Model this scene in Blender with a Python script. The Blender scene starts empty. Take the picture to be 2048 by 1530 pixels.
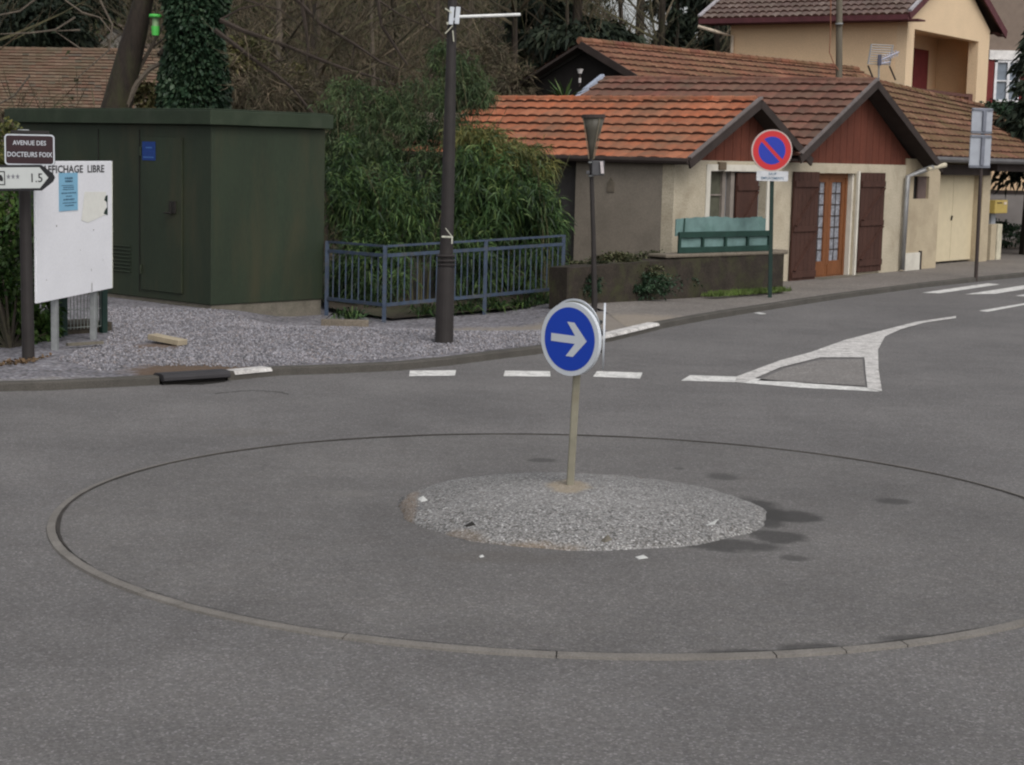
import bpy, math, random
import numpy as np
from mathutils import Vector, Matrix
R_ = math.radians
random.seed(7); rng = np.random.default_rng(7)
scene = bpy.context.scene
col = scene.collection

# ------------------------------------------------------------------ camera
F_PX, PITCH, ROLL, EYE = 3600.0, 0.1264, 0.025, 2.2
_cp, _sp = math.cos(PITCH), math.sin(PITCH)
FW = Vector((0, _cp, -_sp)); _up = Vector((0, _sp, _cp)); _rt = Vector((1, 0, 0))
RT = _rt*math.cos(ROLL) + _up*math.sin(ROLL)
UP = _up*math.cos(ROLL) - _rt*math.sin(ROLL)
cd = bpy.data.cameras.new('camera'); cam = bpy.data.objects.new('camera', cd); col.objects.link(cam)
cd.sensor_width = 36; cd.lens = F_PX/2048*36; cd.clip_start = 0.1; cd.clip_end = 800
m = Matrix((RT, UP, -FW)).transposed().to_4x4(); m.translation = (0, 0, EYE)
cam.matrix_world = m
scene.camera = cam

# ------------------------------------------------------------------ light: overcast
w = bpy.data.worlds.new('World'); scene.world = w; w.use_nodes = True
nt = w.node_tree; nt.nodes.clear()
sky = nt.nodes.new('ShaderNodeTexSky'); sky.sky_type = 'NISHITA'; sky.sun_disc = False
SUN_EL, SUN_AZ = R_(48), R_(152)
sky.sun_elevation = SUN_EL; sky.sun_rotation = SUN_AZ; sky.dust_density = 4
hs = nt.nodes.new('ShaderNodeHueSaturation'); hs.inputs['Saturation'].default_value = 0.22
bg = nt.nodes.new('ShaderNodeBackground'); bg.inputs[1].default_value = 0.15
wo = nt.nodes.new('ShaderNodeOutputWorld')
nt.links.new(sky.outputs[0], hs.inputs['Color']); nt.links.new(hs.outputs[0], bg.inputs[0]); nt.links.new(bg.outputs[0], wo.inputs[0])
sd = bpy.data.lights.new('sun', 'SUN'); sd.energy = 0.5; sd.angle = R_(35); sd.color = (1, .96, .9)
so = bpy.data.objects.new('sun', sd); col.objects.link(so)
sdir = Vector((math.sin(SUN_AZ)*math.cos(SUN_EL), math.cos(SUN_AZ)*math.cos(SUN_EL), math.sin(SUN_EL)))
so.rotation_euler = (-sdir).to_track_quat('-Z', 'Y').to_euler()
scene.view_settings.view_transform = 'Standard'; scene.view_settings.look = 'None'
scene.view_settings.exposure = 0.2; scene.view_settings.gamma = 1
scene.cycles.filter_width = 2.2

# ------------------------------------------------------------------ helpers
def tag(o, label=None, cat=None, group=None, kind=None):
    if label: o['label'] = label
    if cat: o['category'] = cat
    if group: o['group'] = group
    if kind: o['kind'] = kind
    return o
def empty(name, loc=(0, 0, 0), rz=0, label=None, cat=None, group=None):
    o = bpy.data.objects.new(name, None); col.objects.link(o)
    o.location = loc; o.rotation_euler = (0, 0, rz); o.empty_display_size = .2
    return tag(o, label, cat, group)
def ray(px, py): return FW + RT*((px-1024)/F_PX) - UP*((py-765)/F_PX)
def gp(px, py, z=0.0):
    d = ray(px, py); t = (z-EYE)/d.z
    return Vector((d.x*t, d.y*t, z))
def at(px, py, Y):
    d = ray(px, py); t = Y/d.y
    return Vector((d.x*t, Y, EYE+d.z*t))
class MB:
    def __init__(s): s.v = []; s.f = []; s.m = []; s.uv = []
    def add(s, vs, fs, mi=0, uvs=None):
        n = len(s.v); s.v += [tuple(p) for p in vs]
        for i, f in enumerate(fs):
            s.f.append([n+k for k in f]); s.m.append(mi); s.uv.append(uvs[i] if uvs else None)
        return s
    def box(s, c, d, rz=0, mi=0, tilt=None):
        c = Vector(c); M = Matrix.Rotation(rz, 3, 'Z')
        if tilt is not None: M = M @ tilt
        vs = [c + M @ Vector((x*d[0]/2, y*d[1]/2, z*d[2]/2)) for x in (-1, 1) for y in (-1, 1) for z in (-1, 1)]
        return s.add(vs, [(0, 1, 3, 2), (4, 6, 7, 5), (0, 4, 5, 1), (2, 3, 7, 6), (0, 2, 6, 4), (1, 5, 7, 3)], mi)
    def span(s, a, b, mi=0):
        a = Vector(a); b = Vector(b); return s.box((a+b)/2, [abs(x) for x in (b-a)], mi=mi)
    def beam(s, a, b, w, h, mi=0, up=(0, 0, 1)):
        a = Vector(a); b = Vector(b); d = (b-a).normalized(); u = Vector(up)
        x = d.cross(u).normalized()*w/2; y = x.cross(d).normalized()*h/2
        vs = [p+i*x+j*y for p in (a, b) for i, j in ((-1, -1), (1, -1), (1, 1), (-1, 1))]
        return s.add(vs, [(3, 2, 1, 0), (4, 5, 6, 7), (0, 1, 5, 4), (1, 2, 6, 5), (2, 3, 7, 6), (3, 0, 4, 7)], mi)
    def tube(s, pts, rad, n=8, mi=0, cap=True):
        pts = [Vector(p) for p in pts]; k = len(pts)
        if not hasattr(rad, '__len__'): rad = [rad]*k
        vs = []; prev = None
        for i, p in enumerate(pts):
            d = (pts[min(i+1, k-1)]-pts[max(i-1, 0)]).normalized()
            if prev is None: x = d.orthogonal().normalized()
            else:
                x = prev-d*prev.dot(d)
                x = x.normalized() if x.length > 1e-5 else d.orthogonal().normalized()
            prev = x; y = d.cross(x)
            for j in range(n):
                a = 2*math.pi*j/n; vs.append(p+(x*math.cos(a)+y*math.sin(a))*rad[i])
        fs = [(i*n+j, i*n+(j+1) % n, (i+1)*n+(j+1) % n, (i+1)*n+j) for i in range(k-1) for j in range(n)]
        if cap: fs += [tuple(range(n-1, -1, -1)), tuple(range((k-1)*n, k*n))]
        return s.add(vs, fs, mi)
    def prism(s, poly, a, b, axis='z', mi=0):
        """extrude polygon between a and b along an axis"""
        def P(u, v, t): return {'z': (u, v, t), 'y': (u, t, v), 'x': (t, u, v)}[axis]
        n = len(poly); vs = [P(u, v, a) for u, v in poly]+[P(u, v, b) for u, v in poly]
        fs = [tuple(range(n)), tuple(range(2*n-1, n-1, -1))]+[(i, i+n, (i+1) % n+n, (i+1) % n) for i in range(n)]
        return s.add(vs, fs, mi)
    def build(s, name, mats, parent=None, bevel=0, smooth=False, loc=None):
        me = bpy.data.meshes.new(name); me.from_pydata(s.v, [], s.f)
        if not isinstance(mats, (list, tuple)): mats = [mats]
        for mm in mats: me.materials.append(mm)
        me.polygons.foreach_set('material_index', s.m)
        if any(u is not None for u in s.uv):
            ul = me.uv_layers.new(name='UVMap'); k = 0
            for f, u in zip(s.f, s.uv):
                for j in range(len(f)):
                    ul.data[k].uv = u[j] if u else (0, 0); k += 1
        import bmesh
        if len(s.f) < 6000:
            bm = bmesh.new(); bm.from_mesh(me); bmesh.ops.recalc_face_normals(bm, faces=bm.faces); bm.to_mesh(me); bm.free()
        if smooth: me.polygons.foreach_set('use_smooth', [True]*len(me.polygons))
        o = bpy.data.objects.new(name, me); col.objects.link(o); o.parent = parent
        if loc: o.location = loc
        if bevel:
            b = o.modifiers.new('bevel', 'BEVEL'); b.width = bevel; b.segments = 2; b.limit_method = 'ANGLE'
        return o
def npmesh(name, V, Fq, mats, parent=None, mi=None, smooth=False):
    me = bpy.data.meshes.new(name); n = Fq.shape[1]
    me.vertices.add(len(V)); me.vertices.foreach_set('co', V.astype(np.float32).ravel())
    me.loops.add(Fq.size); me.loops.foreach_set('vertex_index', Fq.astype(np.int32).ravel())
    me.polygons.add(len(Fq)); me.polygons.foreach_set('loop_start', np.arange(0, Fq.size, n, dtype=np.int32))
    me.polygons.foreach_set('loop_total', np.full(len(Fq), n, dtype=np.int32))
    if not isinstance(mats, (list, tuple)): mats = [mats]
    for mm in mats: me.materials.append(mm)
    if mi is not None: me.polygons.foreach_set('material_index', mi.astype(np.int32))
    if smooth: me.polygons.foreach_set('use_smooth', [True]*len(Fq))
    me.update(calc_edges=True)
    o = bpy.data.objects.new(name, me); col.objects.link(o); o.parent = parent
    return o

# ------------------------------------------------------------------ materials
def nodes(name):
    mm = bpy.data.materials.new(name); mm.use_nodes = True
    t = mm.node_tree; return mm, t, t.nodes['Principled BSDF']
def N(t, kind, **kw):
    n = t.nodes.new(kind)
    for k, v in kw.items(): setattr(n, k, v)
    return n
def ramp(t, fac, stops):
    r = N(t, 'ShaderNodeValToRGB'); e = r.color_ramp.elements
    while len(e) < len(stops): e.new(.5)
    for i, (p, c) in enumerate(stops):
        e[i].position = p; e[i].color = (*c, 1) if len(c) == 3 else c
    t.links.new(fac, r.inputs[0]); return r.outputs[0]
def mixc(t, fac, a, b, mode='MIX'):
    mx = N(t, 'ShaderNodeMix', data_type='RGBA', blend_type=mode)
    for sock, v in ((mx.inputs[0], fac), (mx.inputs[6], a), (mx.inputs[7], b)):
        if isinstance(v, bpy.types.NodeSocket): t.links.new(v, sock)
        elif isinstance(v, (int, float)): sock.default_value = v
        else: sock.default_value = (*v, 1)
    return mx.outputs[2]
def noise(t, vec, scale, detail=4, rough=.6, dist=0):
    n = N(t, 'ShaderNodeTexNoise'); n.inputs['Scale'].default_value = scale; n.inputs['Detail'].default_value = detail
    n.inputs['Roughness'].default_value = rough; n.inputs['Distortion'].default_value = dist
    t.links.new(vec, n.inputs['Vector']); return n.outputs[0]
def bump(t, b, h, strength=.3, dist=.01):
    n = N(t, 'ShaderNodeBump'); n.inputs['Strength'].default_value = strength; n.inputs['Distance'].default_value = dist
    t.links.new(h, n.inputs['Height']); t.links.new(n.outputs[0], b.inputs['Normal'])
def sc(c, k): return tuple(min(1, x*k) for x in c)
def M(name, c, rough=.85, var=.25, scale=5, grain=0, gscale=120, bmp=.15, metal=0, dirt=None, dirt_amt=.4, dscale=2.5, spec=.3, stretch=None):
    mm, t, b = nodes(name); tc = N(t, 'ShaderNodeTexCoord'); v = tc.outputs['Object']
    if stretch:
        mp = N(t, 'ShaderNodeMapping'); mp.inputs['Scale'].default_value = stretch; t.links.new(v, mp.inputs[0]); v = mp.outputs[0]
    n1 = noise(t, v, scale, 5)
    cc = ramp(t, n1, [(.25, sc(c, 1-var)), (.75, sc(c, 1+var))])
    if grain:
        n2 = noise(t, v, gscale, 2)
        g = ramp(t, n2, [(.3, (1-grain,)*3), (.7, (1+grain,)*3)])
        cc = mixc(t, 1.0, cc, g, 'MULTIPLY')
    if dirt:
        n3 = noise(t, v, dscale, 6, .65, .4)
        f = ramp(t, n3, [(.48, (0, 0, 0)), (.72, (dirt_amt,)*3)])
        cc = mixc(t, f, cc, dirt)
    t.links.new(cc, b.inputs['Base Color'])
    b.inputs['Roughness'].default_value = rough; b.inputs['Metallic'].default_value = metal
    b.inputs['Specular IOR Level'].default_value = spec
    if bmp: bump(t, b, noise(t, v, gscale if grain else scale*8, 3), bmp, .01)
    return mm
def stone_mat(name, cols, scale, base=(.2, .19, .18), rough=.9, big=(.75, 1.15), bstr=.6, spots=None):
    """cells of gravel: voronoi colour per stone; spots = own-shaped stains or painted light (x, y, rx, ry, colour, strength)"""
    mm, t, b = nodes(name); tc = N(t, 'ShaderNodeTexCoord'); v = tc.outputs['Object']
    vo = N(t, 'ShaderNodeTexVoronoi'); vo.inputs['Scale'].default_value = scale; t.links.new(v, vo.inputs['Vector'])
    sp = N(t, 'ShaderNodeSeparateColor'); t.links.new(vo.outputs['Color'], sp.inputs[0])
    k = len(cols); cc = ramp(t, sp.outputs[0], [(i/max(1, k-1), c) for i, c in enumerate(cols)])
    gap = ramp(t, vo.outputs['Distance'], [(.25, (1, 1, 1)), (.75, (.55, .55, .55))])
    cc = mixc(t, 1.0, cc, gap, 'MULTIPLY')
    n1 = noise(t, v, 1.3, 5); cc = mixc(t, 1.0, cc, ramp(t, n1, [(.3, (big[0],)*3), (.7, (big[1],)*3)]), 'MULTIPLY')
    for s in (spots or []): cc = spot(t, v, cc, *s)
    t.links.new(cc, b.inputs['Base Color']); b.inputs['Roughness'].default_value = rough; b.inputs['Specular IOR Level'].default_value = .2
    bump(t, b, vo.outputs['Distance'], -bstr if bstr else 0, .012)
    return mm
def spot(t, v, cc, x, y, rx, ry, c, s, wob=.5):
    mp = N(t, 'ShaderNodeMapping'); mp.vector_type = 'TEXTURE'
    mp.inputs['Location'].default_value = (x, y, 0); mp.inputs['Scale'].default_value = (rx, ry, 1000)
    t.links.new(v, mp.inputs[0])
    ln = N(t, 'ShaderNodeVectorMath', operation='LENGTH'); t.links.new(mp.outputs[0], ln.inputs[0])
    nz = noise(t, v, 7, 4, .6)
    ad = N(t, 'ShaderNodeMath', operation='MULTIPLY_ADD'); t.links.new(nz, ad.inputs[0]); ad.inputs[1].default_value = wob*2; t.links.new(ln.outputs['Value'], ad.inputs[2])
    sb = N(t, 'ShaderNodeMath', operation='MULTIPLY_ADD'); t.links.new(ad.outputs[0], sb.inputs[0]); sb.inputs[1].default_value = .5; sb.inputs[2].default_value = -wob*.5
    f = ramp(t, sb.outputs[0], [(.36, (s, s, s)), (.56, (0, 0, 0))])
    return mixc(t, f, cc, c)
def asphalt(name, c, spots=None, light=.35, gs=85):
    mm, t, b = nodes(name); tc = N(t, 'ShaderNodeTexCoord'); v = tc.outputs['Object']
    vo = N(t, 'ShaderNodeTexVoronoi'); vo.inputs['Scale'].default_value = gs; t.links.new(v, vo.inputs['Vector'])
    sp = N(t, 'ShaderNodeSeparateColor'); t.links.new(vo.outputs['Color'], sp.inputs[0])
    g = ramp(t, sp.outputs[0], [(0, sc(c, .74)), (.5, sc(c, .97)), (.86, sc(c, 1.12)), (1, sc((c[0], c[1]*1.0, c[2]*1.03), 1.75))])
    n1 = noise(t, v, .55, 6, .62); cc = mixc(t, 1.0, g, ramp(t, n1, [(.3, (.80, .795, .80)), (.7, (1.17, 1.165, 1.16))]), 'MULTIPLY')
    n2 = noise(t, v, 4.5, 5, .7); cc = mixc(t, 1.0, cc, ramp(t, n2, [(.3, (.93, .91, .9)), (.7, (1.07, 1.07, 1.07))]), 'MULTIPLY')
    n3 = noise(t, v, 30, 3, .6); cc = mixc(t, 1.0, cc, ramp(t, n3, [(.3, (.88, .88, .9)), (.7, (1.12, 1.12, 1.1))]), 'MULTIPLY')
    for s in (spots or []): cc = spot(t, v, cc, *s)
    t.links.new(cc, b.inputs['Base Color']); b.inputs['Roughness'].default_value = .86; b.inputs['Specular IOR Level'].default_value = .35
    bump(t, b, sp.outputs[1], .35, .004)
    return mm
def tile_mat(name, cols, moss=None, moss_amt=.5, rough=.85):
    mm, t, b = nodes(name); tc = N(t, 'ShaderNodeTexCoord')
    uv = N(t, 'ShaderNodeVectorMath', operation='FLOOR'); t.links.new(tc.outputs['UV'], uv.inputs[0])
    wn = N(t, 'ShaderNodeTexWhiteNoise', noise_dimensions='2D'); t.links.new(uv.outputs[0], wn.inputs['Vector'])
    k = len(cols); cc = ramp(t, wn.outputs[0], [(i/(k-1), c) for i, c in enumerate(cols)])
    v = tc.outputs['Object']
    n1 = noise(t, v, 14, 5, .7); cc = mixc(t, 1.0, cc, ramp(t, n1, [(.25, (.72, .7, .7)), (.75, (1.2, 1.2, 1.2))]), 'MULTIPLY')
    if moss:
        n2 = noise(t, v, 1.1, 7, .75, .3); cc = mixc(t, ramp(t, n2, [(.36, (0, 0, 0)), (.64, (moss_amt,)*3)]), cc, moss)
    t.links.new(cc, b.inputs['Base Color']); b.inputs['Roughness'].default_value = rough; b.inputs['Specular IOR Level'].default_value = .2
    bump(t, b, n1, .3, .01); return mm
def leaf_mat(name, cols, rough=.65, amp=1.0):
    mm, t, b = nodes(name); tc = N(t, 'ShaderNodeTexCoord')
    gi = N(t, 'ShaderNodeNewGeometry')
    k = len(cols); cc = ramp(t, gi.outputs['Random Per Island'], [(i/(k-1), c) for i, c in enumerate(cols)])
    n1 = noise(t, tc.outputs['Object'], 1.5, 3); cc = mixc(t, 1.0, cc, ramp(t, n1, [(.32, (1-.5*amp, 1-.45*amp, 1-.5*amp)), (.68, (1+.45*amp, 1+.35*amp, 1+.2*amp))]), 'MULTIPLY')
    t.links.new(cc, b.inputs['Base Color']); b.inputs['Roughness'].default_value = rough; b.inputs['Specular IOR Level'].default_value = .25
    try: b.inputs['Transmission Weight'].default_value = 0
    except Exception: pass
    return mm

RC = (0.4352, 10.8865); RR = 3.158          # ring of kerb stones
MC = (0.434, 10.90); MR = 1.135           # gravel island
def stain_light(px, py, wpx, hpx, s=.7, c=(.035, .033, .031), z=.02):
    p = gp(px, py, z); q = gp(px+wpx/2, py, z); u = gp(px, py-hpx/2, z)
    return (p.x, p.y, abs(q.x-p.x), abs(u.y-p.y), c, s)
WET = [stain_light(1520, 1030, 110, 60, .85), stain_light(1580, 1036, 130, 26, .85), stain_light(1555, 1078, 120, 26, .8), stain_light(1450, 1094, 220, 26, .75), stain_light(1590, 1120, 60, 13, .6),
       stain_light(1085, 922, 62, 10, .6), stain_light(1445, 956, 66, 15, .6), stain_light(1786, 1003, 70, 14, .7), stain_light(1357, 939, 20, 6, .5), stain_light(1640, 1296, 170, 26, .7),
       stain_light(1835, 1276, 140, 20, .65), stain_light(1500, 1306, 190, 24, .65), stain_light(700, 990, 120, 14, .35, (.16, .15, .14)), stain_light(370, 1262, 90, 18, .4), stain_light(1000, 1118, 300, 26, .35, (.09, .08, .07))]
mASPH = asphalt('asphalt_road', (.127, .122, .119), [stain_light(620, 1420, 700, 90, .25, (.17, .16, .155), .3), stain_light(500, 788, 170, 14, .35, (.10, .09, .08), .3)], gs=105)
mAPRON = asphalt('asphalt_apron', (.121, .116, .112), WET, gs=115)
mASPH_P = asphalt('asphalt_pavement', (.17, .155, .14), [stain_light(1290, 640, 220, 34, .5, (.30, .25, .19), .1)], gs=60)
mPATCH = asphalt('concrete_patch', (.19, .18, .17), gs=70)
mGRAV = stone_mat('grey_gravel', [(.10, .095, .10), (.2, .19, .21), (.27, .265, .29), (.16, .145, .15), (.36, .35, .37)], 26,
                  spots=[stain_light(380, 735, 260, 40, .9, (.10, .065, .04), .1), stain_light(310, 690, 120, 20, .7, (.12, .075, .045), .1), stain_light(110, 770, 400, 44, .6, (.26, .24, .21), .1), stain_light(1010, 645, 330, 26, .8, (.23, .20, .165), .05), stain_light(1170, 640, 200, 50, .8, (.23, .20, .165), .08), stain_light(860, 652, 200, 12, .5, (.2, .18, .15), .02)])
mMOUND = stone_mat('island_gravel', [(.08, .077, .073), (.23, .225, .22), (.33, .325, .32), (.15, .14, .13), (.52, .51, .50)], 88, big=(.85, 1.1),
                   spots=[stain_light(812, 1035, 45, 90, .5, (.20, .145, .10), .03), stain_light(1000, 1103, 330, 26, .5, (.22, .16, .105), .03), stain_light(880, 1080, 160, 22, .35, (.22, .16, .105), .03), stain_light(1150, 990, 520, 50, .12, (.36, .35, .34), .16), stain_light(1139, 977, 90, 26, .6, (.30, .24, .16), .16)])  # faint pale ellipse paints the brighter light on the dome's crown
mPEB = leaf_mat('loose_stone', [(.10, .095, .10), (.17, .165, .18), (.24, .235, .26), (.34, .33, .36), (.2, .17, .16)], .9, .15)
mPEB2 = leaf_mat('island_stone', [(.075, .072, .068), (.17, .165, .16), (.25, .243, .235), (.17, .13, .115), (.42, .41, .40)], .9, .2)
mKERB = M('kerb_concrete', (.07, .064, .056), var=.25, scale=4, grain=.25, gscale=90, dirt=(.07, .065, .055), dirt_amt=.8)
mRING = M('ring_stone', (.165, .152, .137), var=.22, scale=5, grain=.18, gscale=90, dirt=(.11, .1, .09), dirt_amt=.6)
mWHITEP = M('road_paint', (.62, .61, .585), var=.12, scale=6, grain=.25, gscale=50, dirt=(.2, .19, .185), dirt_amt=.8, dscale=9)
mWORNP = M('worn_paint', (.52, .5, .48), var=.15, scale=6, grain=.3, gscale=40, dirt=(.2, .19, .18), dirt_amt=.9, dscale=7)
mSOIL = M('soil', (.055, .045, .033), var=.4, scale=1.2, grain=.3, gscale=20, dirt=(.04, .055, .02), dirt_amt=.6, dscale=.8, bmp=.5)
mLITTER = M('woodland_floor', (.075, .06, .042), var=.5, scale=.6, grain=.5, gscale=6, dirt=(.035, .045, .02), dirt_amt=.7, dscale=.35, bmp=.6)
mBARK = M('dark_bark', (.028, .021, .016), var=.4, scale=3, grain=.3, gscale=30, dirt=(.05, .055, .02), dirt_amt=.7, bmp=.6, stretch=(1, 1, .3))
mBARK2 = M('brown_bark', (.065, .05, .038), var=.35, scale=2, grain=.2, gscale=20, dirt=(.06, .06, .03), dirt_amt=.5)
mBARK3 = M('pale_bark', (.11, .09, .07), var=.35, scale=2, grain=.2, gscale=20)
mTWIG = leaf_mat('twigs', [(.036, .031, .022), (.07, .058, .042), (.13, .107, .082), (.06, .066, .034)], .9)
mIVY = leaf_mat('ivy_leaves', [(.012, .03, .018), (.02, .045, .025), (.035, .06, .035)], .5)
mBAM = leaf_mat('bamboo_leaves', [(.009, .022, .009), (.02, .046, .017), (.048, .098, .032), (.085, .125, .04)], .55)
mBAMY = leaf_mat('yellow_bamboo_leaves', [(.035, .05, .018), (.085, .10, .03), (.14, .13, .045), (.04, .062, .022)], .55)
mBAML = leaf_mat('feathery_leaves', [(.018, .036, .016), (.035, .065, .026), (.065, .10, .042), (.045, .055, .028)], .6)
mCULM = M('bamboo_culm', (.085, .08, .04), var=.3)
mSHRUB = leaf_mat('shrub_leaves', [(.02, .05, .015), (.04, .085, .02), (.07, .12, .03), (.03, .05, .02)], .5)
mOLIVE = leaf_mat('olive_leaves', [(.06, .06, .025), (.08, .085, .03), (.11, .10, .045), (.07, .05, .03)], .7)
mWIVY = leaf_mat('wall_ivy_leaves', [(.025, .035, .018), (.05, .06, .03), (.09, .095, .055), (.05, .04, .025)], .7)
mCONI = leaf_mat('conifer_needles', [(.01, .018, .013), (.018, .028, .018), (.028, .038, .024)], .7)
mGRASS = leaf_mat('grass_blades', [(.05, .09, .02), (.08, .13, .03), (.1, .12, .05)], .7)
mDRY = leaf_mat('dry_leaves', [(.10, .06, .035), (.14, .095, .06), (.07, .05, .03)], .8)
mWALL = M('cream_render', (.45, .395, .30), var=.12, scale=1.6, grain=.2, gscale=40, dirt=(.27, .22, .15), dirt_amt=.6, dscale=1.5)
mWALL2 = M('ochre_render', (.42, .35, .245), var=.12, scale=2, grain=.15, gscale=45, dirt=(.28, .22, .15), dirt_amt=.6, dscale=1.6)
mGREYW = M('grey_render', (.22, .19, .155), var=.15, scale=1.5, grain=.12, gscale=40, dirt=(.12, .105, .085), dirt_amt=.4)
mHOUSE = M('apricot_render', (.68, .49, .31), var=.06, scale=1.5, grain=.1, gscale=30)
mHOUSEL = M('apricot_trim', (.66, .50, .33), var=.05, scale=1.5, grain=.1, gscale=30)
mTRIM = M('white_trim', (.60, .57, .50), var=.08, scale=4, dirt=(.35, .32, .27), dirt_amt=.4)
mBROWNW = M('redbrown_board', (.115, .034, .02), var=.2, scale=3, grain=.15, gscale=40, stretch=(1, 1, .2))
mDKBRD = M('dark_bargeboard', (.036, .026, .023), var=.25, scale=4, dirt=(.05, .04, .036), dirt_amt=.4)
mSHUT = M('brown_shutter', (.055, .024, .017), var=.25, scale=4, grain=.2, gscale=50, stretch=(1, 1, .2))
mDOOR = M('orange_wood_door', (.17, .062, .022), var=.25, scale=4, grain=.2, gscale=50, stretch=(1, 1, .2), rough=.55)
mREDSH = M('red_shutter', (.16, .03, .03), var=.2)
mMAROON = M('maroon_fascia', (.09, .03, .035), var=.25)
mCURT = M('lace_curtain', (.22, .225, .25), var=.3, scale=9, grain=.4, gscale=30)
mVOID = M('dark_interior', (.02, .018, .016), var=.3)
mTILE_O = tile_mat('orange_tiles', [(.30, .092, .045), (.42, .13, .06), (.35, .108, .052), (.46, .165, .085)], (.15, .10, .065), .75)
mTILE_R = tile_mat('redbrown_tiles', [(.12, .052, .04), (.19, .08, .058), (.155, .065, .048), (.24, .105, .075)], (.11, .085, .06), .75)
mTILE_M = tile_mat('mossy_tiles', [(.16, .075, .05), (.22, .10, .068), (.15, .065, .045), (.28, .15, .10)], (.095, .08, .03), .85)
mTILE_U = tile_mat('upper_tiles', [(.17, .068, .045), (.23, .09, .055), (.145, .055, .04), (.28, .125, .08)], (.12, .10, .05), .6)
mTILE_D = tile_mat('dark_roman_tiles', [(.10, .065, .06), (.15, .10, .09), (.12, .08, .075), (.19, .14, .125)], (.09, .08, .06), .5)
mTILE_L = tile_mat('old_flat_tiles', [(.14, .09, .065), (.19, .125, .09), (.16, .085, .062), (.22, .15, .11), (.10, .085, .07)], (.09, .085, .05), .6)
mTILE_SH = M('tile_gap_shade', (.085, .04, .028), var=.4, scale=14)  # shadow between tile courses, painted dark on their front ends
mZINC = M('zinc', (.27, .27, .27), var=.2, rough=.5, metal=.3, spec=.5)
mGREENB = M('green_steel', (.022, .032, .018), var=.22, scale=1.5, rough=.6, grain=.12, gscale=40, dirt=(.045, .042, .022), dirt_amt=.7, dscale=2.2, bmp=.04, stretch=(1, 1, .25))
mGREENC = M('green_roof_slab', (.024, .036, .02), var=.18, scale=3, rough=.7, dirt=(.05, .06, .04), dirt_amt=.6)
mCONC = M('old_concrete', (.14, .125, .10), var=.25, scale=4, grain=.2, gscale=60, dirt=(.07, .07, .05), dirt_amt=.6)
mPOLE = M('dark_lamp_pole', (.027, .023, .022), rough=.55, var=.2, scale=6, bmp=.05)
mBLUEF = M('blue_fence_paint', (.045, .064, .10), rough=.55, var=.3, scale=8, dirt=(.09, .08, .06), dirt_amt=.6, dscale=7)
mBOARD = M('white_board', (.80, .80, .83), rough=.5, var=.04, scale=2, bmp=.02, grain=.04, gscale=40)
mGLUE = M('yellowed_glue', (.74, .735, .68), var=.06, scale=12)
mGALV = M('galvanised_steel', (.26, .27, .27), rough=.5, var=.2, scale=12, metal=.3, spec=.5)
mPOSTC = M('cream_post', (.22, .205, .155), rough=.6, var=.25, scale=5, dirt=(.16, .13, .08), dirt_amt=.7, dscale=4)
mBLUES = M('sign_blue', (.008, .05, .42), rough=.4, var=.05, scale=2, bmp=0, spec=.4)
mSIGNW = M('sign_white', (.55, .58, .62), rough=.4, var=.05, scale=3, bmp=0)
mSIGNB = M('sign_back', (.20, .20, .16), rough=.6, var=.15, scale=8)
mREDS = M('sign_red', (.50, .03, .035), rough=.4, var=.05, scale=2, bmp=0)
mBLUEN = M('sign_dark_blue', (.02, .04, .35), rough=.4, var=.05, scale=2, bmp=0)
mBLACK = M('black_paint', (.015, .015, .017), rough=.5, var=.1, bmp=0)
mDKBR = M('sign_brown', (.035, .017, .02), rough=.45, var=.1, bmp=0)
mARROW = M('sign_grey_white', (.48, .50, .49), rough=.45, var=.06, bmp=.02)
mPOSTER = M('blue_poster', (.22, .45, .62), rough=.6, var=.06, bmp=.02)
mINK = M('dark_blue_ink', (.06, .13, .2), rough=.7, var=.2, bmp=0)
mTEAL = M('teal_board', (.13, .21, .2), var=.3, scale=5, dirt=(.07, .14, .12), dirt_amt=.7, dscale=3)
mGREENR = M('green_rail', (.015, .042, .033), var=.25, scale=6)
mWALLD = M('dark_mossy_wall', (.032, .025, .019), var=.4, scale=5, grain=.3, gscale=30, dirt=(.05, .055, .02), dirt_amt=.7, dscale=3, bmp=.6)
mCOPE = M('wall_coping', (.16, .135, .105), var=.25, scale=5, grain=.2, gscale=40, dirt=(.08, .07, .05), dirt_amt=.6)
mYEL = M('yellow_box', (.42, .31, .09), var=.12, rough=.6)
mBIRD = M('lime_plastic', (.09, .50, .09), rough=.5, var=.15)
mPAPER = M('white_litter', (.5, .5, .48), var=.1)
mCUR2 = M('window_glass', (.16, .19, .23), rough=.15, var=.2, bmp=0, spec=.5)
mGREYP = M('signback_grey', (.34, .36, .40), rough=.5, var=.1, metal=.2, scale=8)
mDKGRN = M('dark_green_post', (.012, .03, .024), rough=.5, var=.2)

# ------------------------------------------------------------------ ground, road, pavement
def hill(x, y):
    az = x/max(y, 1)
    g = max(0, min(1, (y-44)/50.0))
    h = 13.0 - 6.5*math.exp(-((az-.085)/.06)**2)
    if az > .16: h = 3.5
    return -0.35 + h*g*g*(3-2*g) + (.25*math.sin(x*.7)*math.cos(y*.4) if y > 44 else 0)*g
nx, ny = 90, 110
xs = np.linspace(-75, 75, nx); ys = np.concatenate([np.linspace(-8, 44, 20), np.linspace(46, 300, ny-20)])
V = np.array([[x, y, hill(x, y)] for y in ys for x in xs])
Fq = np.array([[j*nx+i, j*nx+i+1, (j+1)*nx+i+1, (j+1)*nx+i] for j in range(len(ys)-1) for i in range(nx-1)])
g = npmesh('ground', V, Fq, mLITTER, smooth=True); tag(g, kind='structure')

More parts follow.
